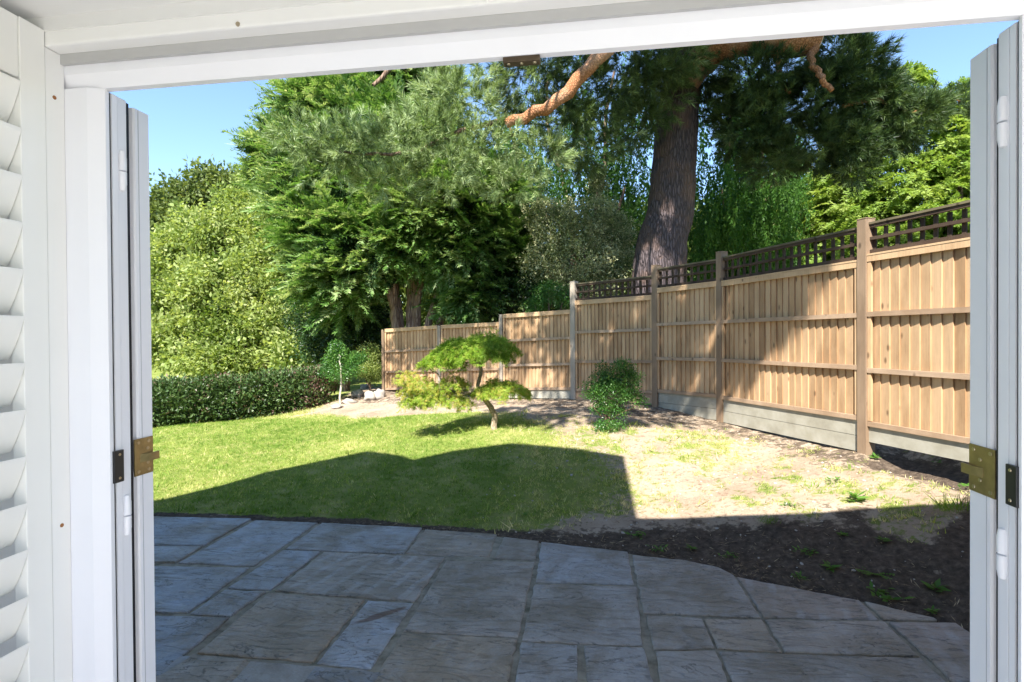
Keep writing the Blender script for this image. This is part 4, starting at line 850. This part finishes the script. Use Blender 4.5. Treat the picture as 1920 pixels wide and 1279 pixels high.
# --- hedge
def hedge():
    pts = [at(60, 812, 9.2), at(290, 802, 9.7), at(450, 789, 10.4), at(540, 778, 11.0), at(598, 768, 11.4)]
    b = pts[1].copy(); b[2] = float(hgt(b[0], b[1])[0]); t = empty('hedge', b, 'low dark glossy hedge with purplish top shoots along the left of the lawn', 'hedge')
    c = curve(pts, 90); P, D, T = [], [], []; r = np.random.default_rng(91); n = 7600
    f = r.uniform(0, 1, n); q = c[(f * 89).astype(int)] + r.normal(0, .05, (n, 3)); side = r.random(n)
    H = (.58 - .16 * np.clip((f - .75) / .25, 0, 1)) * (1 + .10 * np.sin(f * 33 + 2) * np.sin(f * 71) + r.normal(0, .05, n)); W = .40; hz = hgt(q[:, 0], q[:, 1])
    ph = r.uniform(-.25, np.pi * .9, n); lump = 1 + .13 * np.sin(f * 47) * np.sin(ph * 5 + f * 20) + .10 * np.sin(f * 21 + 1) + .07 * np.sin(f * 83)
    oy = -np.cos(ph) * W * lump; oz = np.clip(np.sin(ph) * 1.35, -.2, 1) * .5 * H * lump
    P = np.stack([q[:, 0] - oy * 0.15, q[:, 1] + oy + .42, hz + H * .5 + oz], 1)
    low = r.random(n) < .3; P[low, 2] = hz[low] + r.uniform(.03, .7, low.sum()) * H[low]; P[low, 1] = q[low, 1] - .02 + r.normal(0, .06, low.sum())
    D = np.stack([r.normal(0, .4, n), -np.cos(ph), np.sin(ph) + .2], 1) + r.normal(0, .3, (n, 3)); brown = (np.abs(f - .93) < .05) & (P[:, 2] < hz + .6)
    T = .45 + r.normal(0, .18, n) + .5 * brown + .35 * (np.sin(f * 29) * np.sin(f * 61 + 1) > .35) * (ph > 1.0)
    foliage('hedge_leaves', t, M['hedge'], CLUST_S, P, D, r.uniform(.15, .24, n), T, 3.1, .16)
    # twiggy shoots
    mb = MB()
    for k in range(420):
        i = r.integers(0, 89); p = c[i]; z = float(hgt(p[0], p[1])[0]) + .42; p0 = np.array([p[0] + r.normal(0, .06), p[1] + r.uniform(.15, .8), z]); mb.tube([p0, p0 + np.array([r.normal(0, .06), r.normal(0, .05), r.uniform(.16, .42)])], [.008, .004], 4)
    tag(mb.build('shoots', M['twig'], t, recalc=False), kind='stuff')
    sp = []; sd = []
    for k in range(1300):
        i = r.integers(0, 89); p = c[i]; sp.append((p[0] + r.normal(0, .06), p[1] + r.uniform(.1, .8), float(hgt(p[0], p[1])[0]) + r.uniform(.46, .78))); sd.append((r.normal(0, .3), r.normal(0, .3), 1))
    foliage('top_leaves', t, M['hedge'], CLUST_S, np.array(sp), np.array(sd), r.uniform(.07, .13, 1300), np.clip(r.normal(.7, .25, 1300), 0, 1), 3.1)
hedge()

# --- japanese maple in the lawn
def maple():
    base = ground(925, 806); t = empty('japanese_maple', base, 'small gnarled maple with umbrella tiers of fine lime green leaves on the lawn', 'tree')
    d = float((np.array(base) - [0, 0, CAMZ]) @ (CR @ np.array([0, 0, -1.0])))
    A = lambda x, y, dd=0: at(x, y, d + dd)
    mb = MB()
    def br(pts, r0, r1, n=12): mb.tube(curve(pts, n, .006), np.linspace(r0, r1, n), 9, random.random(), rough=.10)
    br([base + np.array([0, 0, -.08]), A(928, 790), A(922, 768), A(908, 748), A(898, 740)], .042, .028)
    br([A(898, 742), A(885, 733), A(872, 738), A(850, 742), A(828, 740), A(800, 735)], .032, .012)
    br([A(905, 748), A(895, 725, .02), A(900, 706), A(902, 690), A(893, 678), A(880, 672, .03), A(868, 668)], .030, .012)
    br([A(900, 690), A(905, 676, .05), A(915, 670, .1)], .015, .007); br([A(895, 680), A(875, 680, -.1), A(855, 676, -.15)], .013, .006)
    br([A(880, 672), A(860, 660, .1), A(840, 655, .1)], .012, .005); br([A(900, 684), A(925, 668, -.1), A(940, 655, -.1)], .012, .005)
    br([A(902, 744), A(920, 742, -.08), A(938, 740, -.12), A(950, 735, -.1), A(975, 728, -.1)], .018, .006)
    br([A(850, 742), A(835, 725, .05), A(820, 700, .1), A(800, 690, .1)], .013, .005); br([A(870, 738), A(860, 722, -.1), A(850, 705, -.1)], .011, .005)
    br([A(830, 740), A(800, 728, -.05), A(770, 712, 0)], .010, .004)
    mb.build('trunk', M['maplebark'], t, smooth=True, recalc=False)
    r = np.random.default_rng(95); P, D, T, S = [], [], [], []
    # dome tiers: centre px, half width px, rise px, depth half (m), leaves
    for cx, cy, hw, rise, dz, n, tt in [(885, 655, 72, 34, .42, 760, .42), (925, 645, 42, 28, .35, 300, .42), (832, 668, 36, 22, .3, 260, .45), (858, 650, 40, 24, .3, 260, .4), (905, 634, 44, 16, .3, 200, .4), (940, 722, 50, 18, .25, 400, .66), (838, 740, 34, 16, .22, 120, .66), (800, 733, 34, 14, .25, 110, .66), (850, 712, 26, 18, .22, 90, .68), (790, 708, 24, 12, .25, 70, .76), (762, 698, 20, 14, .2, 50, .84), (872, 746, 16, 7, .15, 26, .66), (772, 744, 24, 10, .2, 70, .68), (762, 722, 14, 10, .15, 30, .75), (822, 722, 20, 10, .2, 40, .7)]:
        c = A(cx, cy); W = hw * d / FPX; Hh = rise * d / FPX; k = 0
        u = r.uniform(-1, 1, (n * 2, 2)); u = u[(u ** 2).sum(1) < 1][:int(n * 1.15)]; rr = np.sqrt((u ** 2).sum(1)); rr2 = rr * (1 + .12 * np.sin(np.arctan2(u[:, 1], u[:, 0]) * 5 + cx))
        z = Hh * (1 - rr ** 2.2) * (.8 + .25 * np.sin(u[:, 0] * 7 + cx) * np.cos(u[:, 1] * 6)) - r.uniform(0, .085, len(u)) - .04 * rr
        P.append(np.stack([c[0] + u[:, 0] * W * (rr2 / np.maximum(rr, .01)), c[1] + u[:, 1] * dz, c[2] + z], 1))
        D.append(np.stack([u[:, 0] * .8, u[:, 1] * .8, -.9 * rr - .15], 1) + r.normal(0, .25, (len(u), 3))); T.append(tt + r.normal(0, .13, len(u)))
    P, D, T = map(np.concatenate, (P, D, T))
    tl = []
    for s in range(5):
        q = np.random.default_rng(200 + s); b, tp = [], []
        for k in range(9):
            o = np.array([q.uniform(0, .8), q.normal(0, .12), q.normal(0, .08)])
            for a in (-1.0, -.55, -.2, .2, .55, 1.0): b.append(o); tp.append(o + np.array([math.cos(a), math.sin(a), q.normal(-.15, .2)]) * q.uniform(.28, .46))
        b, tp = np.array(b), np.array(tp); nn = np.tile([0, 0, 1.0], (len(b), 1)) + q.normal(0, .5, (len(b), 3)); nn /= np.linalg.norm(nn, axis=1)[:, None]; tl.append(rhombi(b, tp, .034, nn))
    foliage('leaves', t, M['maple'], tl, P, D, r.uniform(.07, .125, len(P)), T, .6, .18)
maple()

# --- evergreen shrub near the fence
def shrub():
    base = ground(1140, 808); d = float((np.array(base) - [0, 0, CAMZ]) @ (CR @ np.array([0, 0, -1.0])))
    t = empty('evergreen_shrub', base, 'leafy mid green shrub alone on the bare earth in front of the fence', 'shrub')
    bl = [(1155, 700, d, 36, 16), (1125, 716, d, 22, 14), (1182, 716, d, 20, 18), (1150, 735, d, 38, 18), (1140, 762, d, 20, 12), (1143, 797, d - .05, 24, 7), (1188, 748, d, 20, 9), (1112, 740, d, 13, 8), (1160, 775, d, 12, 7), (1170, 684, d, 10, 7), (1120, 766, d, 8, 5)]
    B = [blob(*b) for b in bl]; limb_tree(base, [c for c, r in B], .016, M['bark'], t, rmin=.004, fork=.4)
    P, D, T = lumpy(B, 520, .5, (.2, 1.5), .6, 96); D = D + np.array([0, 0, .5]) + RNG.normal(0, .4, D.shape)
    foliage('leaves', t, M['shrubdark'], CLUST_S, P, D, RNG.uniform(.045, .09, len(P)), T, 3.1, .16)
shrub()

# --- rocks
def rocks():
    data = [(672, 738, 34, 16, 'long pale rockery stone'), (694, 742, 26, 22, 'largest rockery stone, rough and pale'), (711, 738, 18, 24, 'upright rockery stone touching the fence end'), (688, 724, 22, 12, 'small rockery stone lying on top of the others'), (632, 762, 26, 10, 'low pale stone at the foot of the sapling'), (655, 752, 26, 12, 'grey-white stone between sapling and rockery'), (762, 748, 22, 10, 'small pale stone before the left fence panel'), (786, 745, 20, 11, 'small grey stone below the left maple branch')]
    for k, (x, y, w_, h_, lab) in enumerate(data):
        p = ground(x, y + h_ * .35); dd = np.linalg.norm(p[:2]); s = dd / FPX * .5; bm = bmesh.new(); bmesh.ops.create_icosphere(bm, subdivisions=3, radius=1); r = random.Random(k)
        ph = [r.uniform(0, 6) for _ in range(6)]
        for v in bm.verts:
            c = v.co; f = 1 + .22 * math.sin(c.x * 3 + ph[0]) * math.cos(c.y * 3.3 + ph[1]) + .14 * math.sin(c.z * 5 + ph[2] + c.x * 4) + .05 * math.sin(c.y * 11 + ph[3]) * math.sin(c.x * 13 + ph[4])
            v.co = Vector((c.x * w_ * s * f, c.y * (w_ + h_) * .45 * s * f, c.z * h_ * s * f))
        me = bpy.data.meshes.new('rock'); bm.to_mesh(me); bm.free(); me.shade_smooth() if hasattr(me, 'shade_smooth') else None
        o = link_mesh('rock', me, M['rock']); o.location = Vector((p[0], p[1], p[2] + h_ * s * .4)); o.rotation_euler = (0, 0, r.uniform(0, 3)); tag(o, lab + ', near the left end of the fence' if 'fence' not in lab else lab, 'rock', 'rockery stones by the fence end')
rocks()

# --- weeds on the bank
def weed_mesh(kind, seed):
    r = np.random.default_rng(seed); b, tp, n_, w_ = [], [], [], []
    n = {'dandelion': 8, 'leafy': 16, 'grass': 60, 'low': 26}[kind]
    for k in range(n):
        a = 6.28 * k / n + r.normal(0, .25)
        if kind == 'grass':
            o = np.array([r.normal(0, .3), r.normal(0, .12), 0]); b.append(o); tp.append(o + np.array([r.normal(0, .35), r.normal(0, .3), r.uniform(.5, 1)])); w_.append(.03); n_.append([r.normal(), r.normal(), 0]); continue
        if kind == 'dandelion':
            d = np.array([math.cos(a), math.sin(a), .35]); L = r.uniform(.7, 1.1)
            for q in np.linspace(.15, .9, 6):   # jagged lobes
                for s in (-1, 1):
                    o = d * L * q * np.array([1, 1, 1 - .5 * q]); sd = np.array([-math.sin(a), math.cos(a), 0]) * s * (.16 + .05 * math.sin(q * 9)) - d * .07; b.append(o); tp.append(o + sd); w_.append(.12); n_.append([0, 0, 1])
            b.append(np.zeros(3)); tp.append(d * L * np.array([1, 1, .6])); w_.append(.12); n_.append([0, 0, 1]); continue
        o = np.array([r.normal(0, .35), r.normal(0, .35), r.uniform(0, .35)]) if kind == 'low' else np.array([0, 0, r.uniform(0, .4)])
        L = r.uniform(.35, .6) if kind == 'low' else r.uniform(.5, .95); b.append(o); tp.append(o + np.array([math.cos(a) * L, math.sin(a) * L, r.uniform(.0, .5) * L])); w_.append(L * .38); n_.append([r.normal(0, .3), r.normal(0, .3), 1])
    n_ = np.array(n_, float); n_ /= np.linalg.norm(n_, axis=1)[:, None]; return rhombi(np.array(b), np.array(tp), np.array(w_), n_, .03)
WEEDS = [(1640, 1078, 'dandelion', .13, 'large star-shaped weed with jagged leaves on the dark bank'), (1557, 1070, 'leafy', .08, 'five-leaved weed left of the large jagged weed'), (1754, 1112, 'leafy', .085, 'leafy weed low on the bank near the right door leaf'), (1655, 1122, 'low', .12, 'spreading feathery weed at the patio edge below the jagged weed'), (1195, 1010, 'low', .10, 'dark green weed in the soil at the centre patio edge'), (1235, 1036, 'low', .08, 'small spreading weed beside the patio slab corner'), (1296, 1032, 'leafy', .065, 'little upright weed right of centre on the dark soil'), (1367, 1048, 'low', .07, 'low weed among straw along the slab edge'), (1510, 1040, 'low', .09, 'loose tuft weed in mid bank above the five-leaved weed'), (1655, 1018, 'leafy', .06, 'tiny weed high on the bank right of centre'), (1500, 1088, 'low', .06, 'flat weed touching the striped slab'), (1580, 1008, 'leafy', .05, 'tiny leafy weed just inside the shadow'), (1605, 942, 'leafy', .12, 'sunlit broad-leaved weed at the shadow edge on the right'), (1792, 965, 'grass', .16, 'lush green grass tuft at the shadow edge by the right door leaf'), (1748, 1152, 'leafy', .05, 'small weed at the corner of the last slab'), (1640, 862, 'leafy', .07, 'small weed at the foot of the big fence post'), (985, 968, 'low', .05, 'small clover weed at the lawn edge'), (855, 980, 'low', .04, 'tiny clover sprig growing beside the patio slab'), (1565, 905, 'low', .08, 'sunlit low weed in the middle of bare earth'), (1440, 985, 'grass', .10, 'thin grass tuft just inside the shadow at centre right'), (1810, 920, 'low', .09, 'sunlit weed clump close to the right door leaf'), (1480, 952, 'low', .07, 'pale weed clump on the shadow line'), (1760, 870, 'low', .05, 'tiny weed below the raised gravel board')]
for k, (x, y, kd, s, lab) in enumerate(WEEDS):
    p = ground(x, y); V, F = weed_mesh(kd, 300 + k); V = V * s
    o = np_mesh('weed', V, F, M['weed'] if kd != 'grass' else M['grass'], tint=np.repeat(np.clip(np.random.default_rng(k).normal(.45 if kd != 'grass' else .2, .15, len(F)), 0, 1), 4))
    o.location = Vector((p[0], p[1], p[2] + .008)); tag(o, lab, 'weed', 'weeds in the bare earth')

# ------------------------------------------------------------------ door frame and interior
YI, YO = 1.10, 1.17
XL, XR, ZH = -1.099, .780, CAMZ + .575
Z0 = .10
def corner_head(z, y): return (y, z)
dfm = empty('door_frame', ((XL + XR) / 2, 1.13, Z0), 'white plastic frame of the wide garden doorway', 'door frame')
def jamb(x, s):
    """profile in XY; s=-1 left, +1 right"""
    f = lambda o, y: (x + s * o, y)
    poly = [f(0, YI + .012), f(.036, YI), f(.105, YI), f(.105, YO), f(.032, YO), f(.032, YI + .046), f(.008, YI + .046), f(.008, YI + .026), f(.004, YI + .026), f(.004, YI + .020), f(0, YI + .018)]
    mb = MB(); mb.prism(poly, Z0, ZH, 'z'); o = mb.build('jamb', M['upvc'], dfm)
    mb = MB(); mb.box((min(x + s * .005, x + s * .0078), YI + .027, Z0), (max(x + s * .005, x + s * .0078), YI + .030, ZH - .002)); mb.build('seal', M['black'], o)
    mb = MB(); xa, xb = sorted((x + s * .0075, x + s * .003)); mb.box((xa, YI + .014 + .018, Z0), (xb, YI + .040 + .006, ZH - .002)) ; mb.build('rebate_strip', M['upvc'], o)
jamb(XL, -1); jamb(XR, 1)
mb = MB(); mb.prism([(YI + .012, ZH + .0005), (YI, ZH + .032), (YI, ZH + .105), (YO, ZH + .105), (YO, ZH + .022), (YI + .030, ZH + .022), (YI + .030, ZH + .0005)], XL - .105, XR + .105, 'x'); head = mb.build('head', M['upvc'], dfm)
mb = MB(); mb.box((XL + .02, YI + .0306, ZH + .006), (XR - .02, YI + .036, ZH + .0215)); mb.build('seal', M['blackmetal'], head)
mb = MB(); mb.box((XL - .05, YI - .0006, ZH + .060), (XR + .05, YI + .001, ZH + .0612)); mb.build('groove_shade', plain('groove_shade_grey', (.45, .45, .46), .6), head)  # flat grey strip painted for the shade in a groove
mb = MB(); mb.box((XL, YI, Z0 - .05), (XR, YO, Z0)); mb.build('threshold', M['upvc'], dfm)
px_m = lambda x, y, Y: None
def at_Y(px, py, Y):
    r = ray(px, py); t_ = Y / r[1]; return np.array([0, 0, CAMZ]) + r * t_
# keepers
k0 = at_Y(217, 845, 1.13)[2]; k1 = at_Y(217, 905, 1.13)[2]
def keeper(x, s, za, zb):
    mb = MB(); xa, xb = sorted((x + s * .0025, x - s * .004)); mb.box((xa, YI + .019, zb), (xb, YI + .046, za), bev=.0015); o = mb.build('lock_keeper', M['blackmetal'], dfm)
    for z in (za - .010, zb + .010):
        mb = MB(); mb.tube([(x - s * .0038, YI + .034, z), (x - s * .0052, YI + .034, z)], [.0035, .003], 10); mb.build('screw', M['screw'], o)
keeper(XL, -1, k0, k1)
k0 = at_Y(1910, 873, 1.13)[2]; k1 = at_Y(1910, 950, 1.13)[2]; keeper(XR, 1, k0, k1)
a = at_Y(942, 98, YI + .01); b = at_Y(1012, 98, YI + .01)
mb = MB(); mb.box((a[0], YI + .013, ZH - .012), (b[0], YI + .034, ZH), bev=.002); hk = mb.build('bolt_keeper', M['darkbronze'], dfm)
for f in (.15, .5, .85):
    mb = MB(); mb.tube([(a[0] + f * (b[0] - a[0]), YI + .020, ZH - .0125), (a[0] + f * (b[0] - a[0]), YI + .020, ZH - .0145)], [.004, .0035], 10); mb.build('screw', M['screw'], hk)

# --- open door leaves folded back against the outside wall
LY0, LY1 = 1.192, 1.262
def door_leaf(name, s, xe, label, LY1):
    """xe: x of the hinge edge; s=-1 left leaf going to -X, +1 right leaf"""
    t = empty(name, (xe + s * .45, 1.22, Z0 + .02), label, 'door', 'open glazed garden doors'); zt_, zb_ = ZH - .002, Z0 + .02; W = .90
    f = lambda o, y: (xe + s * o, y)
    prof = [f(.012, LY0), f(.012, LY0 + .016), f(.004, LY0 + .018), f(0, LY0 + .022), f(0, LY1 - .004), f(.004, LY1), f(.085, LY1), f(.085, LY0)]
    mb = MB(); mb.prism(prof, zb_, zt_ - .0, 'z')
    xa, xb = sorted((xe + s * .0851, xe + s * (W - .085)))
    mb.box((xa, LY0 + .001, zt_ - .085), (xb, LY1 - .001, zt_)); mb.box((xa, LY0 + .001, zb_), (xb, LY1 - .001, zb_ + .085))
    xa, xb = sorted((xe + s * (W - .0849), xe + s * W)); mb.box((xa, LY0, zb_), (xb, LY1, zt_)); fr = mb.build('leaf_frame', M['upvc'], t)
    xa, xb = sorted((xe + s * .07, xe + s * (W - .07))); mb = MB(); mb.box((xa, 1.22, zb_ + .07), (xb, 1.235, zt_ - .07)); mb.build('glass_pane', M['glass'], t)
    # overlapping lip with its gasket, nearer the room
    mb = MB(); xa, xb = sorted((xe - s * .011, xe + s * .012)); mb.box((xa, 1.150, zb_), (xb, 1.177, zt_ + .002), bev=.002); mb.build('lip', M['upvc'], t)
    mb = MB(); xa, xb = sorted((xe - s * .0035, xe + s * .012)); mb.box((xa, 1.1775, zb_), (xb, 1.1915, zt_ + .001)); mb.build('gasket', M['black'], t)
    mb = MB(); xa, xb = sorted((xe + s * .001, xe - s * .0012)); mb.box((xe - .0009, LY0 + .030, zb_), (xe + .0009, LY0 + .0315, zt_ - .001)); mb.build('groove_shade', plain('leaf_groove_shade', (.45, .46, .5), .5), t)  # thin grey strip, colour stands for a groove's shade
    # hinge covers
    for zc in (CAMZ + .40, CAMZ - .425, CAMZ - 1.2):
        mb = MB(); mb.tube([(xe - s * .012, 1.162, zc + z) for z in (-.048, -.046, -.030, -.002, -.0015)], [.003, .007, .0095, .0095, .008], 14); mb.tube([(xe - s * .012, 1.162, zc + z) for z in (.0015, .002, .032, .048, .05)], [.008, .0095, .0095, .007, .003], 14); mb.build('hinge', M['upvc'], t, smooth=True)
    return t
lt = door_leaf('door_leaf', -1, -1.117, 'white door leaf folded back outside at the left of the opening', 1.260)
rt = door_leaf('door_leaf', 1, .795, 'white door leaf folded back outside at the right of the opening', 1.276)
def lock_plate(t, xe, s, za, zb, zh, LY1):
    mb = MB(); xa, xb = sorted((xe - s * .0002, xe - s * .0035)); mb.box((xa, LY0 + .004, zb), (xb, LY1 - .006, za), bev=.001); o = mb.build('lock_plate', M['bronze'], t)
    for z in (za - .010, za - .028, zb + .028, zb + .010):
        for y in ((LY0 + .016, LY1 - .020) if z not in (za - .028, zb + .028) else (LY0 + .045,)):
            mb = MB(); mb.tube([(xe - s * .0034, y, z), (xe - s * .0048, y, z)], [.0045, .004], 12); mb.build('screw', M['screw'], o)
    # curved tongue, a broad band bending away from the plate towards the garden
    n = 12; V = []
    for k in range(n + 1):
        q = k / n; V.append((xe - s * (.004 + .013 * math.sin(min(1, q * 1.25) * 1.57) * .65), LY1 - .048 + .052 * q))
    mb = MB(); mb.prism(V + [(x + s * .003, y) for x, y in V][::-1], zh - .010, zh + .010, 'z'); mb.build('tongue', M['bronze'], o)
zp = lambda px, py, Y: float(at_Y(px, py, Y)[2])
lock_plate(lt, -1.117, -1, zp(268, 820, 1.23), zp(268, 888, 1.23), zp(290, 854, 1.25), 1.260)
lock_plate(rt, .795, 1, zp(1850, 838, 1.23), zp(1850, 928, 1.23), zp(1820, 882, 1.25), 1.276)

# --- shutter frame lining the opening on the room side
YS = 1.055
sf = empty('shutter_frame', (-.2, 1.07, Z0), 'cream white timber lining round the room side of the doorway, with screw holes', 'window frame')
XS = -1.192; ZS = CAMZ + .650
mb = MB(); mb.box((XS - .06, YS, Z0), (XS, YI - .0005, ZS - .001), bev=.002); js = mb.build('side_board', M['paint'], sf)
mb = MB(); mb.box((XR + .10, YS, Z0), (XR + .16, YI - .0005, ZS - .001), bev=.002); mb.build('side_board', M['paint'], sf)
mb = MB(); mb.box((XS - .06, YS, ZS), (XR + .16, YI - .0005, ZS + .036), bev=.005); hb = mb.build('head_board', M['paint'], sf)
mb = MB(); mb.box((XS + .0005, YI - .010, ZH + .052), (XR + .0995, YI - .001, ZS - .0005)); mb.build('shadow_gap_strip', plain('shadow_gap_grey', (.46, .46, .46), .6), sf)  # grey strip painted for the shade in the gap above the frame
for px, py in ((102, 183), (116, 985)):
    r_ = ray(px, py); tt = XS / r_[0]; p = np.array([0, 0, CAMZ]) + r_ * tt; mb = MB(); mb.tube([(XS - .002, p[1], p[2]), (XS + .0006, p[1], p[2])], [.0045, .0045], 14); mb.build('screw_hole', M['hole'], js, smooth=False)
for px, py in ((446, 50), (1046, 15), (912, 0)):
    p = at_Y(px, py, YS); mb = MB(); zz = min(max(p[2], ZS + .008), ZS + .030); mb.tube([(p[0], YS + .001, zz), (p[0], YS - .0015, zz)], [.0055, .0045], 14); mb.build('screw', M['screw'] if px == 446 else M['paint'], hb)

# --- plantation shutter folded open at the left
sh_ = empty('window_shutter', (XS - .015, .75, Z0 + .05), 'white louvred shutter folded open into the room at the far left', 'shutter')
SY1 = .9995; SY0 = .30; STW = .054; sx0, sx1 = XS - .030, XS + .002; ztp = CAMZ + .684
YE = YS - .002
mb = MB(); mb.box((sx0, YE - STW, Z0 + .05), (sx1, YE, ztp), bev=.002); mb.box((sx0, SY0, Z0 + .05), (sx1, SY0 + .05, ztp), bev=.002); mb.build('stile', M['shutter'], sh_)
mb = MB(); mb.box((sx0 + .002, SY0 + .051, ztp - .130), (sx1 - .003, YE - STW - .0005, ztp), bev=.002); mb.build('rail', M['shutter'], sh_); mb = MB(); mb.box((sx0 + .002, SY0 + .051, Z0 + .05), (sx1 - .003, YE - STW - .0005, Z0 + .16), bev=.002); mb.build('rail', M['shutter'], sh_)
zl = CAMZ + .548; pitch = .0995 * 1.0
el = []
for k in range(20):
    a = 2 * np.pi * k / 20; el.append((.0058 * math.cos(a), .0505 * math.sin(a)))
th = R(24)
for i in range(19):
    zc = zl - .047 - i * pitch
    if zc < Z0 + .2: break
    xc = (sx0 + sx1) / 2 - .002; pl = [(xc + x * math.cos(th) + z * math.sin(th) , zc - x * math.sin(th) + z * math.cos(th)) for x, z in el]
    mb = MB(); mb.prism(pl, SY0 + .052, YE - STW - .002, 'y'); mb.build('louvre', M['shutter'], sh_, smooth=True)

# --- the house itself: front wall, ceiling, room, roof masses (mostly out of view, they cast the shade; left open behind to let sun in)
hs = empty('house', (0, 1.1, 0), 'white house around the doorway, seen as the pale ceiling strip above it', 'house')
zc_ = ZS + .062
mb = MB()
WXL, WXR = -9.0, 7.0
def wallbox(m_, lo, hi): m_.box(lo, hi)
wallbox(mb, (WXL, YS + .001, -.1), (XS - .061, YO + .01, 2.75)); wallbox(mb, (XR + .161, YS + .001, -.1), (WXR, YO + .01, 2.75)); wallbox(mb, (XS - .0605, YS + .004, ZS + .037), (XR + .1605, YO + .01, 2.75))
wallbox(mb, (XS - .0605, YI + .001, Z0 - .1), (XL - .106, YO + .01, ZS + .0365)); wallbox(mb, (XR + .106, YI + .001, Z0 - .1), (XR + .1605, YO + .01, ZS + .0365)); wallbox(mb, (XL - .1055, YI + .001, ZH + .106), (XR + .1055, YO + .01, ZS + .0365))
mb.build('front_wall', M['render'], hs)
mb = MB(); mb.box((XS - .0615, YS - .003, zc_ - .03), (3.0, YS + .0005, zc_)); mb.box((XS - .30, -1.5, zc_), (3.0, YS + .0005, zc_ + .05)); mb.build('ceiling', M['plaster'], hs)  # ceiling stopped short behind the camera so sun lights the room
mb = MB(); mb.box((XS - .30, -4, Z0), (XS - .24, YS, 2.7)); mb.box((3.0, -4, Z0), (3.06, YS, 2.7)); mb.box((XS - .24, -4.06, Z0), (3.0, -4.0, 1.4)); mb.box((XS - .239, YS - .012, Z0), (XS - .0615, YS - .0005, zc_)); mb.build('inner_wall', M['plaster'], hs)
mb = MB(); mb.box((XS - .24, -4, Z0 - .05), (3.0, YI - .001, Z0)); mb.build('floor', M['floor'], hs)  # unseen pale floor, catches sun and bounces it onto the frames
# roof outline recovered from its shadow on the lawn, in the vertical plane of the eaves
YE_ = 1.62
def back(px, py):
    p = ground(px, py); s = (p[1] - YE_) / SUND[1]; q = p - SUND * s; return (float(q[0]), float(q[2]))
up = [back(*p) for p in [(300, 938), (500, 885), (690, 846), (755, 855), (775, 862), (850, 845), (960, 832), (1080, 842), (1170, 856)]]
low = [back(*p) for p in [(1205, 970), (1500, 964), (1810, 952)]]
up = sorted(up, key=lambda q: q[0])
print('ROOF up', [(round(a, 2), round(b, 2)) for a, b in up], 'low', [(round(a, 2), round(b, 2)) for a, b in low])
lz = sum(q[1] for q in low) / len(low)
poly = [(WXL, 2.751), (WXL, up[0][1] * .6 + .6)] + up + [(up[-1][0] + .001, low[0][1])] + [low[1], (WXR, low[2][1]), (WXR, 2.751)]
mb = MB(); mb.prism(poly, YE_, -.55, 'y'); mb.build('roof', M['tile'], hs)
